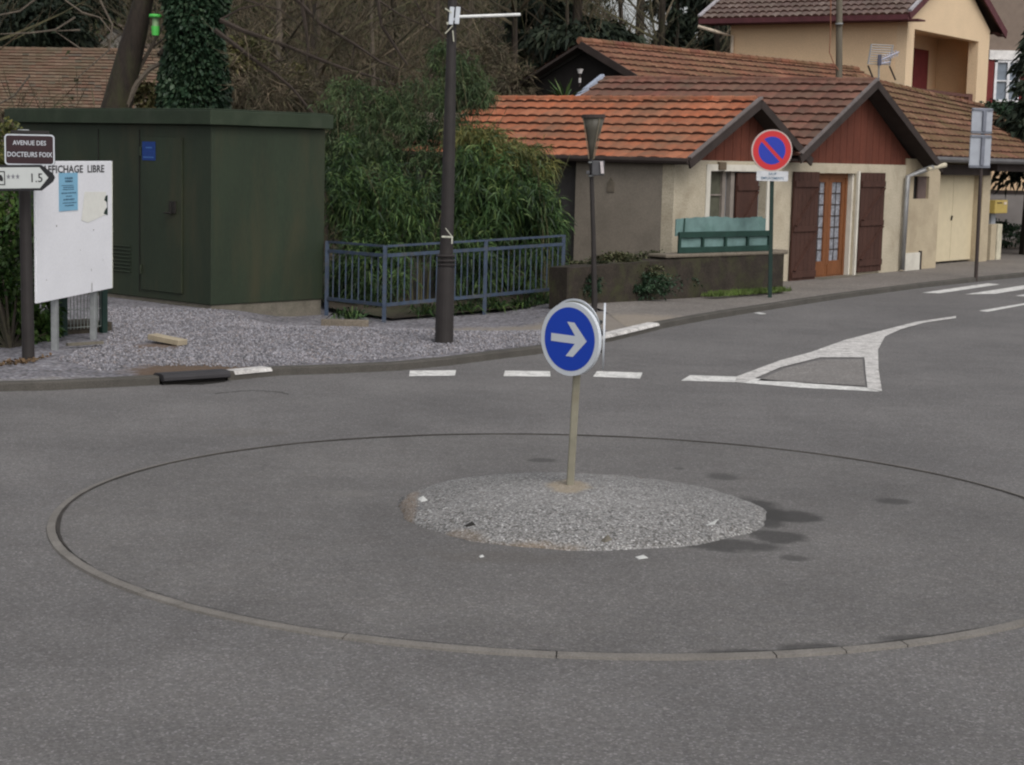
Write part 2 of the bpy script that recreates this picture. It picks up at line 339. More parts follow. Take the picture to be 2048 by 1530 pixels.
# the kerb line at the far side of the road (front foot of the kerb)
KPX = [(-260, 778), (-120, 778), (0, 783), (100, 781), (200, 776), (300, 771), (380, 767), (470, 760), (560, 751), (680, 747), (800, 741), (900, 731), (1000, 718), (1080, 708), (1150, 698), (1230, 681),
       (1330, 656), (1420, 639), (1500, 626), (1600, 610), (1700, 595), (1850, 575), (1950, 564), (2048, 554), (2150, 544), (2300, 532)]
KP = [gp(*p) for p in KPX]
KP = [Vector((-30, 14.6, 0)), Vector((-12, 15.1, 0))]+KP[2:]+[Vector((22, 50, 0)), Vector((40, 66, 0))]
def off(pts, d):
    out = []
    for i, p in enumerate(pts):
        t = (pts[min(i+1, len(pts)-1)]-pts[max(i-1, 0)]); t.z = 0; t.normalize()
        out.append(Vector((p.x-t.y*d, p.y+t.x*d, p.z)))
    return out
def sheet(name, poly, z, mat, kind='structure'):
    b = MB(); b.add([(p[0], p[1], z) for p in poly], [tuple(range(len(poly)))]); o = b.build(name, mat); tag(o, kind=kind); return o
rd = [(-70, -6), (70, -6), (70, 66)]+[(p.x, p.y) for p in reversed(off(KP, .05))]+[(-70, 15)]
sheet('road', rd, 0.0, mASPH)
kb = MB(); KW = .13; KH = .08
def strip(b, pts, prof, a=0, mi=0):
    """sweep a cross section (offset, z) along pts"""
    rows = [[Vector((p.x, p.y, z)) for p, z in zip(off(pts, o), [zz]*len(pts))] for o, zz in prof]
    n = len(pts)
    vs = [p for r in rows for p in r]
    fs = [(k*n+i, k*n+i+1, (k+1)*n+i+1, (k+1)*n+i) for k in range(len(rows)-1) for i in range(n-1)]
    b.add(vs, fs, mi)
dense = []
for a, c in zip(KP[:-1], KP[1:]):
    L = (c-a).length; k = max(1, int(L/.5))
    for i in range(k): dense.append(a.lerp(c, i/k))
dense.append(KP[-1])
dxa, dxb = gp(338, 758).x, gp(468, 752).x
KPROF = [(0, -.02), (.01, KH-.015), (.025, KH), (KW, KH), (KW, -.02)]
def cut(x):
    for p, q in zip(dense[:-1], dense[1:]):
        if p.x <= x <= q.x: return p.lerp(q, (x-p.x)/(q.x-p.x))
kA, kB = cut(dxa), cut(dxb)
strip(kb, [p for p in dense if p.x < dxa-.03]+[kA], KPROF); strip(kb, [kB]+[p for p in dense if p.x > dxb+.03], KPROF)
ko = kb.build('kerb', mKERB); tag(ko, kind='structure')
# pavement surface behind the kerb, as two sheets: gravel part left, asphalt part right
inner = off(dense, KW-.003)
gi = [p for p in inner if p.x < 1.75]
pi = [p for p in inner if p.x >= 1.70]
# gravel bed fills from kerb to box / fence
def sm(t): t = max(0, min(1, t)); return t*t*(3-2*t)
def gz(x, y): return KH-.012-.17*sm((y-21.3)/2.4)*sm((x+4.0)/1.0)*sm((1.35-x)/1.7)
gin = off(dense, KW-.05)
gpoly0 = [(p.x, p.y) for p in gin if p.x < 1.75]+[(1.2, 25.0), (.95, 27.3), (.9, 30.5), (-30, 30.5)]
def inside(poly, x, y):
    c = False; j = len(poly)-1
    for i in range(len(poly)):
        if (poly[i][1] > y) != (poly[j][1] > y) and x < (poly[j][0]-poly[i][0])*(y-poly[i][1])/(poly[j][1]-poly[i][1])+poly[i][0]: c = not c
        j = i
    return c
gb = MB(); idx = {}; cs = .09
for ix in range(int(-9/cs), int(1.8/cs)):
    for iy in range(int(15/cs), int(30.3/cs)):
        if not inside(gpoly0, (ix+.5)*cs, (iy+.5)*cs): continue
        fc = []
        for a_, b_ in ((ix, iy), (ix+1, iy), (ix+1, iy+1), (ix, iy+1)):
            if (a_, b_) not in idx: idx[(a_, b_)] = len(gb.v); gb.v.append((a_*cs, b_*cs, gz(a_*cs, b_*cs)))
            fc.append(idx[(a_, b_)])
        gb.f.append(fc); gb.m.append(0); gb.uv.append(None)
o = gb.build('gravel_bed', mGRAV, smooth=True); tag(o, kind='structure')
sheet('gravel_verge', [(p.x, p.y) for p in gin if p.x < -8.9]+[(-8.9, 16), (-8.9, 30), (-30, 30)], KH-.013, mGRAV)
sheet('pavement', [(p.x, p.y) for p in pi]+[(30, 70), (14, 56), (6, 42), (0, 33), (1.4, 29), (.75, 27.32), (1.25, 24.98), (1.42, 22.6)], KH-.009, mASPH_P)
# gutter strip and inlet
a = kA.copy(); c = kB.copy()
d = (c-a).normalized(); nn = Vector((-d.y, d.x, 0)); Ld = (c-a).length
drain = empty('storm_drain', (a.x, a.y, 0), math.atan2(d.y, d.x), 'dark rounded iron drain inlet set in the kerb below the brown earth patch', 'drain')
mIRON = M('drain_iron', (.03, .028, .03), rough=.6, var=.2)
pr = [(-.07, .045), (-.068, .07), (-.045, .095), (.0, .105), (.12, .10), (.15, .08), (.15, .04), (-.05, .035)]
ib = MB(); ib.prism(pr, .01, Ld-.01, 'x'); ib.build('drain_cover', mIRON, drain)
vb = MB(); vb.span((.03, .0, -.02), (Ld-.03, .02, .05)); vb.build('drain_opening', mVOID, drain)
sheet('drain_gutter', [tuple((a+nn*o_+d*k_)[:2]) for o_, k_ in ((.0, .1), (-.12, .25), (-.16, Ld*.5), (-.10, Ld*.85), (.0, Ld))], .003, mVOID)
# whitened kerb pieces
def kerbpaint(px0, px1, name='kerb_marking'):
    pts = [cut(px0)]+[p for p in dense if px0+.02 < p.x < px1-.02]+[cut(px1)]
    b = MB(); strip(b, pts, [(-.004, .05), (.006, KH-.01), (.022, KH+.004), (KW+.03, KH+.004)]); o = b.build(name, mWORNP); tag(o, kind='structure')
kerbpaint(gp(470, 760).x, gp(545, 752).x); kerbpaint(gp(1195, 690).x, gp(1318, 658).x)

# apron, ring kerb, island
ab = MB(); n = 96; rings = [(0, .034), (1.2, .034), (RR-.038, .012)]
vs = [(RC[0], RC[1], .036)]
for r, z in rings[1:]:
    for k in range(n):
        a = 2*math.pi*k/n; vs.append((RC[0]+r*math.cos(a), RC[1]+r*math.sin(a), z))
fs = [(0, 1+k, 1+(k+1) % n) for k in range(n)]+[(1+k, 1+n+k, 1+n+(k+1) % n, 1+(k+1) % n) for k in range(n)]
ab.add(vs, fs); o = ab.build('roundabout_apron', mAPRON, smooth=True); tag(o, kind='structure')
rb = MB(); ang = 0.3
while ang < 2*math.pi+.3-.02:
    step = random.choice([.1, .24, .31, .31, .31])+random.uniform(-.01, .01); end = min(ang+step, 2*math.pi+.3)
    dr = random.uniform(-.008, .008); dz = random.uniform(-.004, .006); k = 4
    prof = [(RR+.024+dr*.6, -.01), (RR+.018+dr*.6, .012+dz*.4), (RR-.030+dr*.3, .018+dz*.4), (RR-.036, .0)]
    vs = []; A0, A1 = ang+.0011, end-.0011
    for i in range(k+1):
        a = A0+(A1-A0)*i/k
        for r, z in prof: vs.append((RC[0]+r*math.cos(a), RC[1]+r*math.sin(a), z))
    fs = [(i*4+j, i*4+j+1, i*4+j+5, i*4+j+4) for i in range(k) for j in range(3)]+[(0, 1, 2, 3), (k*4+3, k*4+2, k*4+1, k*4)]
    rb.add(vs, fs); ang = end
o = rb.build('roundabout_kerb', mRING); tag(o, kind='structure')
jb = MB(); V_ = []; n = 200  # dark strip paints the shadow in the crack along the kerb's inner edge
for k in range(n):
    a = 2*math.pi*k/n; wj = .007+.012*max(0, math.sin(a*3+1)*math.sin(a*7))+random.uniform(0, .006)
    for q in (RR-.036, RR-.036-wj): V_.append((RC[0]+q*math.cos(a), RC[1]+q*math.sin(a), .0215 if q == RR-.036 else .0175))
jb.add(V_, [(2*k, 2*k+1, (2*k+3) % (2*n), (2*k+2) % (2*n)) for k in range(n)]); o = jb.build('kerb_joint_shade', M('joint_shade', (.035, .03, .026), var=.3)); tag(o, kind='structure')
def mz(r):
    u = min(1, r/MR); return .05+.125*(1-u**2.6)
ib = MB(); n = 90; nr = 18; vs = [(MC[0], MC[1], mz(0))]
edge = [1+.02*math.sin(3*a*2*math.pi/n+1)+.012*math.sin(11*a*2*math.pi/n)+random.uniform(-.006, .006) for a in range(n)]
for j in range(1, nr+1):
    for k in range(n):
        a = 2*math.pi*k/n; rr = MR*j/nr*(1+(edge[k]-1)*(j/nr))
        vs.append((MC[0]+rr*math.cos(a), MC[1]+rr*math.sin(a), (mz(MR*j/nr)+random.uniform(-.003, .003)) if j < nr else .036))
fs = [(0, 1+k, 1+(k+1) % n) for k in range(n)]+[(1+(j-1)*n+k, 1+j*n+k, 1+j*n+(k+1) % n, 1+(j-1)*n+(k+1) % n) for j in range(1, nr) for k in range(n)]
for k in range(n):
    x_, y_, z_ = vs[1+(nr-1)*n+k]; vs.append((x_, y_, .0))
fs += [(1+(nr-1)*n+k, 1+nr*n+k, 1+nr*n+(k+1) % n, 1+(nr-1)*n+(k+1) % n) for k in range(n)]
ib.add(vs, fs); o = ib.build('roundabout_island', mMOUND, smooth=True); tag(o, kind='structure')

def pebbles(name, P, size, mat):
    """little irregular stones at points P"""
    base = np.array([[1, 0, 0], [-1, 0, 0], [0, 1, 0], [0, -1, 0], [0, 0, 1], [0, 0, -1]], float)
    fc = np.array([[0, 2, 4], [2, 1, 4], [1, 3, 4], [3, 0, 4], [2, 0, 5], [1, 2, 5], [3, 1, 5], [0, 3, 5]])
    n = len(P); V = base[None]*(1+rng.uniform(-.35, .35, (n, 6, 1)))*np.array([1, 1, .6])
    th = rng.uniform(0, 6.28, n); c, s = np.cos(th), np.sin(th)
    X = V[:, :, 0]*c[:, None]-V[:, :, 1]*s[:, None]*.7; Yv = V[:, :, 0]*s[:, None]+V[:, :, 1]*c[:, None]*.7
    sz = size*(.5+rng.random(n)**2)
    tl = rng.uniform(-.4, .4, (n, 1)); Z = V[:, :, 2]+X*tl
    W = np.stack([X, Yv, Z], -1)*sz[:, None, None]+P[:, None, :]
    Fa = (fc[None]+6*np.arange(n)[:, None, None]).reshape(-1, 3)
    o = npmesh(name, W.reshape(-1, 3), Fa, mat); tag(o, kind='stuff'); return o
def inpoly(poly, n):
    P = np.array([(p[0], p[1]) for p in poly]); lo = P.min(0); hi = P.max(0); out = []
    while sum(map(len, out)) < n:
        q = lo+rng.random((n*2, 2))*(hi-lo); ins = np.zeros(len(q), bool); j = len(P)-1
        for i in range(len(P)):
            c = ((P[i, 1] > q[:, 1]) != (P[j, 1] > q[:, 1])) & (q[:, 0] < (P[j, 0]-P[i, 0])*(q[:, 1]-P[i, 1])/(P[j, 1]-P[i, 1]+1e-12)+P[i, 0])
            ins ^= c; j = i
        out.append(q[ins])
    return np.concatenate(out)[:n]
gpoly = [gp(200, 740, KH), gp(560, 730, KH), gp(900, 706, KH), gp(1120, 683, KH), gp(1225, 660, KH), gp(1120, 650, KH), gp(900, 660, KH), gp(770, 645, KH), gp(640, 632, KH), gp(430, 617, KH), gp(215, 612, KH), gp(215, 680, KH), gp(110, 715, KH)]
q = inpoly(gpoly, 34000); e_ = gp(385, 740, KH); e2_ = gp(318, 688, KH)
q = q[(((q[:, 0]-e_.x)/.75)**2+((q[:, 1]-e_.y)/.42)**2 > .75+.5*rng.random(len(q))) & (((q[:, 0]-e2_.x)/.3)**2+((q[:, 1]-e2_.y)/.3)**2 > .6+.8*rng.random(len(q)))]
o = pebbles('gravel', np.column_stack([q, [gz(x_, y_)+.004 for x_, y_ in q]]), .0155, mPEB); o['label'] = 'loose grey crushed stone in front of the green cabin'; o['category'] = 'gravel'
r = MR*np.sqrt(rng.random(5000))*.97; a = rng.random(5000)*6.283
o = pebbles('island_gravel', np.column_stack([MC[0]+r*np.cos(a), MC[1]+r*np.sin(a), .048+.125*(1-(r/MR)**2.6)]), .0042, mPEB2); o['label'] = 'fine grey gravel pressed into the low roundabout island'; o['category'] = 'gravel'

# road markings
def marking(pix, z=.004, mat=mWHITEP): return sheet('road_marking', [gp(x, y) [:2] for x, y in pix], z, mat)
marking([(820, 742), (912, 741), (910, 752), (818, 753)]); marking([(1010, 742), (1100, 743), (1101, 754), (1007, 753)])
marking([(1194, 743), (1285, 746), (1280, 758), (1186, 754)])
marking([(1380, 751), (1474, 754), (1620, 768), (1735, 776), (1760, 784), (1600, 776), (1470, 765), (1362, 762)])
marking([(1474, 754), (1560, 722), (1620, 706), (1690, 681), (1760, 663), (1830, 645), (1912, 633), (1912, 637), (1850, 646), (1800, 660), (1770, 674), (1756, 700), (1757, 740), (1764, 784), (1735, 778), (1731, 745), (1729, 716), (1640, 716), (1560, 736), (1500, 762), (1490, 765), (1470, 765)], .008, mWORNP)
marking([(1843, 586), (1975, 567), (2000, 569), (1880, 587)]); marking([(1930, 589), (2048, 571), (2060, 573), (2060, 577), (1990, 588)]); marking([(2030, 592), (2160, 572), (2190, 575), (2070, 594)])
marking([(1958, 622), (2060, 605), (2060, 608), (1975, 624)])
sheet('traffic_island', [gp(*p)[:2] for p in [(1515, 762), (1570, 737), (1640, 720), (1725, 719), (1727, 745), (1731, 772), (1620, 766)]], .004, mPATCH)
# cracks and a patch in the asphalt
cb = MB()
def crack(pts, wd):
    P = [gp(*p) for p in pts]; Q = []
    for a, b in zip(P[:-1], P[1:]):
        for i in range(6): Q.append(a.lerp(b, i/6)+Vector((random.uniform(-.012, .012), random.uniform(-.02, .02), 0)))
    strip(cb, Q, [(-wd/2, .0022), (wd/2, .0022)])
crack([(430, 788), (470, 783), (510, 781), (560, 784), (580, 790)], .02)
o = cb.build('road_crack', M('crack_tone', (.06, .056, .053))); tag(o, kind='structure')

# ------------------------------------------------------------------ text helper
def text(body, size, mat, parent, origin, xdir, ydir, name='lettering', bold=.0, align='CENTER', sx=1.0):
    cu = bpy.data.curves.new('t', 'FONT'); cu.body = body; cu.size = size; cu.align_x = align; cu.offset = bold*size; cu.resolution_u = 2
    ob = bpy.data.objects.new('t', cu); col.objects.link(ob); bpy.context.view_layer.update()
    me = bpy.data.meshes.new_from_object(ob.evaluated_get(bpy.context.evaluated_depsgraph_get()))
    bpy.data.objects.remove(ob); xdir = Vector(xdir).normalized(); ydir = Vector(ydir).normalized(); O = Vector(origin)
    for v in me.vertices: v.co = O+xdir*v.co.x*sx+ydir*v.co.y
    me.materials.clear(); me.materials.append(mat); me.name = name
    o = bpy.data.objects.new(name, me); col.objects.link(o); o.parent = parent; return o
def disc(b, c, xd, yd, r, n=48, mi=0, r2=None, t=0):
    c = Vector(c); xd = Vector(xd); yd = Vector(yd); nrm = xd.cross(yd)
    if t:
        v = [c+(xd*math.cos(2*math.pi*k/n)+yd*math.sin(2*math.pi*k/n))*r+nrm*s for s in (-t/2, t/2) for k in range(n)]
        b.add(v, [tuple(range(n-1, -1, -1)), tuple(range(n, 2*n))]+[(k, (k+1) % n, (k+1) % n+n, k+n) for k in range(n)], mi)
    else:
        v = [c+(xd*math.cos(2*math.pi*k/n)+yd*math.sin(2*math.pi*k/n))*r for k in range(n)]; b.add(v, [tuple(range(n))], mi)
def flat(b, pts, c, xd, yd, off, mi=0):
    c = Vector(c); xd = Vector(xd); yd = Vector(yd); nrm = xd.cross(yd)
    b.add([c+xd*x+yd*y+nrm*off for x, y in pts], [tuple(range(len(pts)))], mi)
Z = Vector((0, 0, 1))

# ------------------------------------------------------------------ roundabout arrow sign (three round plates on one post)
pb = Vector((0, MC[1]+.10, 0))
pb = Vector(((at(1139, 975, pb.y)).x, pb.y, at(1139, 975, pb.y).z))
ptop = at(1153.5, 745, pb.y); up_ = (ptop-pb).normalized(); ctr = at(1150, 678, pb.y); ztop = at(1150, 640, pb.y)
S = empty('direction_sign', pb, 0, 'round blue arrow sign with two more discs on a cream post on the gravel island', 'road sign')
L = (at(1158, 640, pb.y)-pb).length
b = MB(); b.beam((0, 0, -.1), up_*L, .072, .045); b.build('post', mPOSTC, S, bevel=.006)
b = MB(); b.box(up_*(L+.005), (.08, .05, .015)); b.build('post_cap', mSIGNB, S)
b = MB(); b.tube([(0, 0, -.01), (0, 0, .006)], [.085, .05], 14); b.build('mortar_collar', M('mortar', (.22, .195, .15), var=.3, scale=20, grain=.3), S)
def plate(center, yaw, r=.225, roll=0.0, th=.028):
    nrm = Vector((math.sin(yaw), -math.cos(yaw), 0)); xd = Vector((math.cos(yaw), math.sin(yaw), 0)); yd = Z.copy()
    xd, yd = (xd*math.cos(roll)+yd*math.sin(roll)), (yd*math.cos(roll)-xd*math.sin(roll))
    c = Vector(center)-pb
    b = MB(); disc(b, c, xd, yd, r, t=th, mi=0); disc(b, c-nrm*(th/2+.0005), xd, yd, r-.012, mi=1)
    p = b.build('sign_plate', [mSIGNW, mSIGNB], S)
    b = MB(); disc(b, c+nrm*(th/2+.0015), xd, yd, r*.865); bl = b.build('blue_disc', mBLUES, p)
    b = MB(); f = r/.225
    pts = [(-.142, .024), (.045, .024), (-.022, .105), (.034, .105), (.135, 0), (.034, -.105), (-.022, -.105), (.045, -.024), (-.142, -.024)]
    b.add([c+nrm*(th/2+.0035)+xd*(x*f)+yd*(y*f) for x, y in pts], [(0, 1, 7, 8), (1, 2, 3, 4), (1, 4, 7), (4, 5, 6, 7)]); b.build('arrow', mSIGNW, p)
    b = MB()
    for zz in (-.09, .09): b = MB(); b.beam(c-nrm*.015+yd*zz+xd*.0, Vector(ctr-pb)+yd*zz, .03, .02); b.build('clamp', mGALV, p)
    return p
plate(at(1142, 678, pb.y-.075), R_(-40), roll=R_(-1.2))
plate(at(1148.5, 670, pb.y+.10), R_(136), roll=R_(2), th=.010)
pc = at(1208, 673, pb.y+.03); plate(pc, R_(87), r=.207, th=.012)
b = MB(); b.beam((ctr-pb)+Vector((.02, 0, .02)), (pc-pb)+Vector((-.01, 0, .02)), .03, .03); b.build('bracket', mGALV, S)

# litter
def litter(px, py, name, w, l, mat, label, cat='litter', z=.0, rz=.4, h=.006):
    w *= .75; l *= .8; h *= .5
    if z == .09 or z == .07 or z == .08: z = .13
    p = gp(px, py, z); b = MB()
    b.add([(-w/2, -l/2, .001), (w/2, -l/2, h), (w/2*.8, l/2, h*2.2), (-w/2*.9, l/2*1.1, .002), (-w/2, -l/2, -.001), (w/2, -l/2, h-.003), (w/2*.8, l/2, h*2.2-.003), (-w/2*.9, l/2*1.1, -.001)],
          [(0, 1, 2, 3), (7, 6, 5, 4), (0, 4, 5, 1), (1, 5, 6, 2), (2, 6, 7, 3), (3, 7, 4, 0)])
    o = b.build(name, mat); o.location = p; o.rotation_euler = (0, 0, rz); tag(o, label, cat); return o
litter(845, 1001, 'paper_scrap', .05, .09, mPAPER, 'small white paper scrap at the left edge of the gravel island', z=.09, h=.02)
litter(1425, 1050, 'paper_scrap', .07, .09, mPAPER, 'white paper scrap lying on the right part of the gravel island', z=.09, rz=-.5, h=.03)
litter(1283, 1116, 'paper_scrap', .075, .06, mPAPER, 'white paper scrap on the asphalt just below the gravel island', z=.035, h=.01)
litter(963, 1114, 'paper_scrap', .03, .03, mPAPER, 'tiny white paper scrap on the asphalt near the island lower left', z=.035, h=.01)
litter(1520, 627, 'paper_scrap', .14, .22, mPAPER, 'white paper scrap in the road beside the far kerb', z=.0, h=.01)
litter(1213, 1083, 'flat_stone', .06, .06, mCONC, 'grey flat stone on the front slope of the gravel island', 'stone', z=.07, h=.03)
litter(940, 1052, 'flat_stone', .07, .05, mVOID, 'small black stone on the left slope of the gravel island', 'stone', z=.08, h=.02)

# ------------------------------------------------------------------ green transformer cabin
n0 = gp(422, 614, .10); r0 = gp(647, 601, .10)
dR = (r0-n0).normalized(); dR = Vector((dR.x, dR.y, 0)); dL = Vector((-dR.y, dR.x, 0)); WR = (r0-n0).length
rz = math.atan2(dR.y, dR.x)
B = empty('transformer_cabin', n0, rz, 'dark green windowless steel cabin with overhanging flat roof', 'cabin')
LL = 4.6; HB = 2.375
b = MB(); b.span((0, 0, .02), (WR, LL, HB)); b.build('cabin_wall', mGREENB, B, bevel=.012)
b = MB()
b.prism([(-.10, -.10), (WR+.06, -.10), (WR+.06, LL+.12), (-.10, LL+.12)], HB+.002, HB+.19); b.prism([(-.06, -.06), (WR+.02, -.06), (WR+.02, LL+.08), (-.06, LL+.08)], HB+.191, HB+.21); b.build('roof', mGREENC, B, bevel=.015)
b = MB(); b.span((.02, .02, -.25), (WR-.03, LL-.02, .018)); b.build('plinth', mCONC, B)
b = MB(); x0 = -.022
b.span((x0, .60, .13), (.002, 1.5, 2.2)); d = b.build('door', mGREENB, B, bevel=.006)
b = MB(); b.span((x0-.03, .72, 1.20), (x0+.004, .84, 1.36)); b.tube([(x0-.05, .78, 1.33), (x0-.05, .78, 1.2), (x0-.05, .92, 1.2)], .012, 8); b.build('handle', mVOID, d)
for zz in (.35, 1.95):
    b = MB(); b.tube([(x0-.012, 1.49, zz), (x0-.012, 1.49, zz+.12)], .016, 8); b.build('hinge', mGREENB, d)
b = MB(); b.span((x0-.006, 1.17, 1.98-.09), (x0-.001, 1.5-.04, 2.14)); lb = b.build('label_plate', M('blue_label', (.015, .045, .19), var=.15, scale=20), B)
b = MB(); b.span((x0-.009, 1.2, 1.92), (x0-.007, 1.43, 1.94)); b.span((x0-.009, 1.24, 2.05), (x0-.007, 1.38, 2.07)); b.build('label_print', M('label_light', (.05, .12, .33)), lb)
for yy in (1.55, 2.5):
    b = MB(); b.span((-.008, yy, .1), (.002, yy+.012, 2.3)); b.build('panel_seam', mVOID, B)
b = MB()
for k in range(8): b.box((-.006, 2.0, .35+k*.05), (.03, .5, .012), tilt=Matrix.Rotation(.5, 3, 'Y'))
b.build('vent_grille', mGREENB, B)
# concrete slab in the gravel beside the cabin
p = gp(690, 637, .0); p.z = gz(p.x, p.y)+.02; b = MB(); b.box((0, 0, .02), (.62, .14, .09)); o = b.build('concrete_beam', mCOPE, bevel=.008); o.location = p; o.rotation_euler = (0, 0, .05)
tag(o, 'pale concrete beam lying in front of the left end of the blue railing', 'beam')
p = gp(335, 679, .12); b = MB(); b.box((0, 0, .0), (.44, .15, .06), tilt=Matrix.Rotation(.08, 3, 'Y')); o = b.build('concrete_plank', M('pale_plank', (.33, .28, .2), var=.2, dirt=(.2, .17, .12)), bevel=.006); o.location = p; o.rotation_euler = (0, 0, -.55)
tag(o, 'pale plank-like block lying on the gravel in front of the green cabin', 'plank')
p = gp(170, 687, .11); b = MB(); b.box((0, 0, 0), (.42, .05, .03)); o = b.build('edging_strip', mCONC); o.location = p; o.rotation_euler = (0, 0, .75)
tag(o, 'thin concrete edging strip under the white notice board', 'edging')

# ------------------------------------------------------------------ notice board
lp = gp(108, 694, .1); rp = gp(185, 673, .1); dd = (rp-lp); dd.z = 0; dist = dd.length; dd.normalize()
NB = empty('notice_board', lp, math.atan2(dd.y, dd.x), 'white free-posting board on two grey legs with a blue poster', 'notice board')
sl = math.atan2(dd.y, dd.x)
# board extents along dd: solve px 71 and 223
def along(px, py, yoff=0):
    n_ = Vector((dd.y, -dd.x, 0)); d = ray(px, py); t = ((lp+n_*yoff)-Vector((0, 0, EYE))).dot(n_)/d.dot(n_); P = Vector((0, 0, EYE))+d*t-lp
    return P.dot(dd), P.z
(aL, zL), (aR, zR) = along(70, 598, .05), along(222, 584, .05); (_, zt1), (_, zt2) = along(67, 322, .05), along(221, 322, .05)
z0 = (zL+zR)/2; z1 = (zt1+zt2)/2
b = MB(); b.span((aL, -.07, z0), (aR, -.045, z1)); pn = b.build('panel', mBOARD, NB, bevel=.004)
b = MB()
b.span((aR-.02, -.074, z0+.01), (aR-.008, -.071, z1-.01)); b.build('frame_edge', M('cream_edge', (.6, .6, .5)), pn)
fy = -.0725
text('AFFICHAGE  LIBRE', (z1-z0)*.077, mBLACK, pn, ((aL+aR)/2-.05, fy, z1-(z1-z0)*.085), (1, 0, 0), (0, 0, 1), bold=.02, sx=2.0)
(pa, pz), (pc_, pz2) = along(117, 346, .07), along(155, 420, .07)
b = MB(); b.span((pa, fy-.003, pz2), (pc_, fy-.001, pz)); po = b.build('poster', mPOSTER, pn)
b = MB(); wd_ = pc_-pa; hh = pz-pz2
for u0, u1, v, h in ((.3, .72, .86, .06), (.32, .68, .78, .05), (.12, .75, .67, .025), (.22, .78, .62, .025), (.2, .75, .565, .025), (.12, .88, .47, .035), (.35, .68, .385, .03), (.22, .8, .30, .045), (.18, .88, .21, .03), (.3, .72, .14, .03)):
    u = u0
    while u < u1:
        s = random.uniform(.018, .05); b.span((pa+u*wd_, fy-.006, pz2+v*hh-h*hh/2*random.uniform(.6, 1)), (pa+(u+s)*wd_, fy-.004, pz2+v*hh+h*hh/2*random.uniform(.6, 1))); u += s+random.uniform(.012, .03)
b.build('print', mINK, po)
(ga, gz), (gb_, gz2) = along(162, 386, .07), along(212, 436, .07)
b = MB(); b.add([(ga, fy-.0008, gz2), (ga+.2, fy-.0008, gz2-.03), (gb_, fy-.0008, gz2+.04), (gb_, fy-.0008, gz), (ga+.1, fy-.0008, gz+.01)], [(0, 1, 2, 3, 4)]); b.build('glue_stain', mGLUE, pn)
for px_, py_, w_, h_ in ((112, 452, .02, .02), (186, 460, .02, .014), (160, 500, .012, .01), (183, 575, .014, .11), (182, 540, .01, .03), (92, 560, .014, .012), (205, 520, .01, .012)):
    sx_, sz_ = along(px_, py_, .07); b = MB(); b.add([(sx_, fy-.0012, sz_-h_/2), (sx_+w_, fy-.0012, sz_-h_/2*.7), (sx_+w_*.8, fy-.0012, sz_+h_/2), (sx_-w_*.2, fy-.0012, sz_+h_/2*.8)], [(0, 1, 2, 3)]); b.build('rust_mark', mCONC, pn)
(ta, tz), (_, tz2) = along(214, 390, .07), along(214, 430, .07); hh = tz-tz2
b = MB(); b.add([(ta+.01, fy-.0016, tz2), (ta+.01, fy-.0016, tz), (ta-.06, fy-.0016, tz-.01), (ta-.10, fy-.0016, tz-.25*hh), (ta-.01, fy-.0016, tz-.35*hh), (ta-.005, fy-.0016, tz-.6*hh), (ta-.08, fy-.0016, tz-.75*hh), (ta-.12, fy-.0016, tz-.92*hh)], [(0, 1, 4, 5), (1, 2, 3, 4), (0, 5, 6, 7)]); b.build('torn_paper', mDKGRN, pn)
for px, pyb in ((108, 694), (185, 673)):
    a_, _ = along(px, pyb); b = MB(); b.span((a_-.036, -.042, -.15), (a_+.036, .02, z1-.05)); b.build('leg', mGALV, NB, bevel=.006)
# green mesh fence piece behind the board
P0 = gp(207, 660, .1); P1 = gp(120, 668, .1)+Vector((0, .15, 0)); dv = (P0-P1); Lf = dv.length; dv.normalize()
MF = empty('mesh_fence', P1, math.atan2(dv.y, dv.x), 'short green wire mesh fence panel under the notice board', 'fence')
for i, x in enumerate((0, Lf)):
    b = MB(); b.span((x-.035, -.035, -.1), (x+.035, .035, .62)); b.build('post', mDKGRN, MF, bevel=.004)
b = MB(); x = .05
while x < Lf-.03: b.beam((x, 0, .03), (x, 0, .6), .007, .007, up=(0, 1, 0)); x += .045
for zz in (.05, .25, .45, .58): b.beam((.03, 0, zz), (Lf-.03, 0, zz), .008, .008)
b.build('wire_mesh', M('mesh_grey', (.22, .24, .22), rough=.6), MF)
b = MB(); b.box((Lf/2, .3, .0), (Lf+.3, .5, .16)); o = b.build('soil_bank', mSOIL, MF)

# ------------------------------------------------------------------ street name sign and arrow sign on the dark pole, left
sp_ = gp(57, 712, .1)
SP = empty('sign_pole', sp_, 0, 'dark brown pole in the left shrub carrying the street name and arrow signs', 'pole')
b = MB(); topv = at(47, 262, sp_.y)-sp_; b.tube([(0, 0, -.1), topv], [.062, .055], 14); b.build('post', mPOLE, SP)
b = MB(); b.tube([topv, topv+Vector((0, 0, .015))], [.062, .05], 14); b.build('post_cap', mGALV, SP)
def face_frame(yaw, rl): 
    xd = Vector((math.cos(yaw), math.sin(yaw), 0)); yd = Z.copy(); return xd*math.cos(rl)+yd*math.sin(rl), yd*math.cos(rl)-xd*math.sin(rl)
c = at(59.5, 299.5, sp_.y-.09)-sp_; xd, yd = face_frame(.15, R_(0.3)); nr = xd.cross(yd)
def rr(w, h, r, n=5):
    out = []
    for cx, cy, a0 in ((w/2-r, h/2-r, 0), (-w/2+r, h/2-r, 90), (-w/2+r, -h/2+r, 180), (w/2-r, -h/2+r, 270)):
        for k in range(n+1): a = R_(a0+90*k/n); out.append((cx+r*math.cos(a), cy+r*math.sin(a)))
    return out
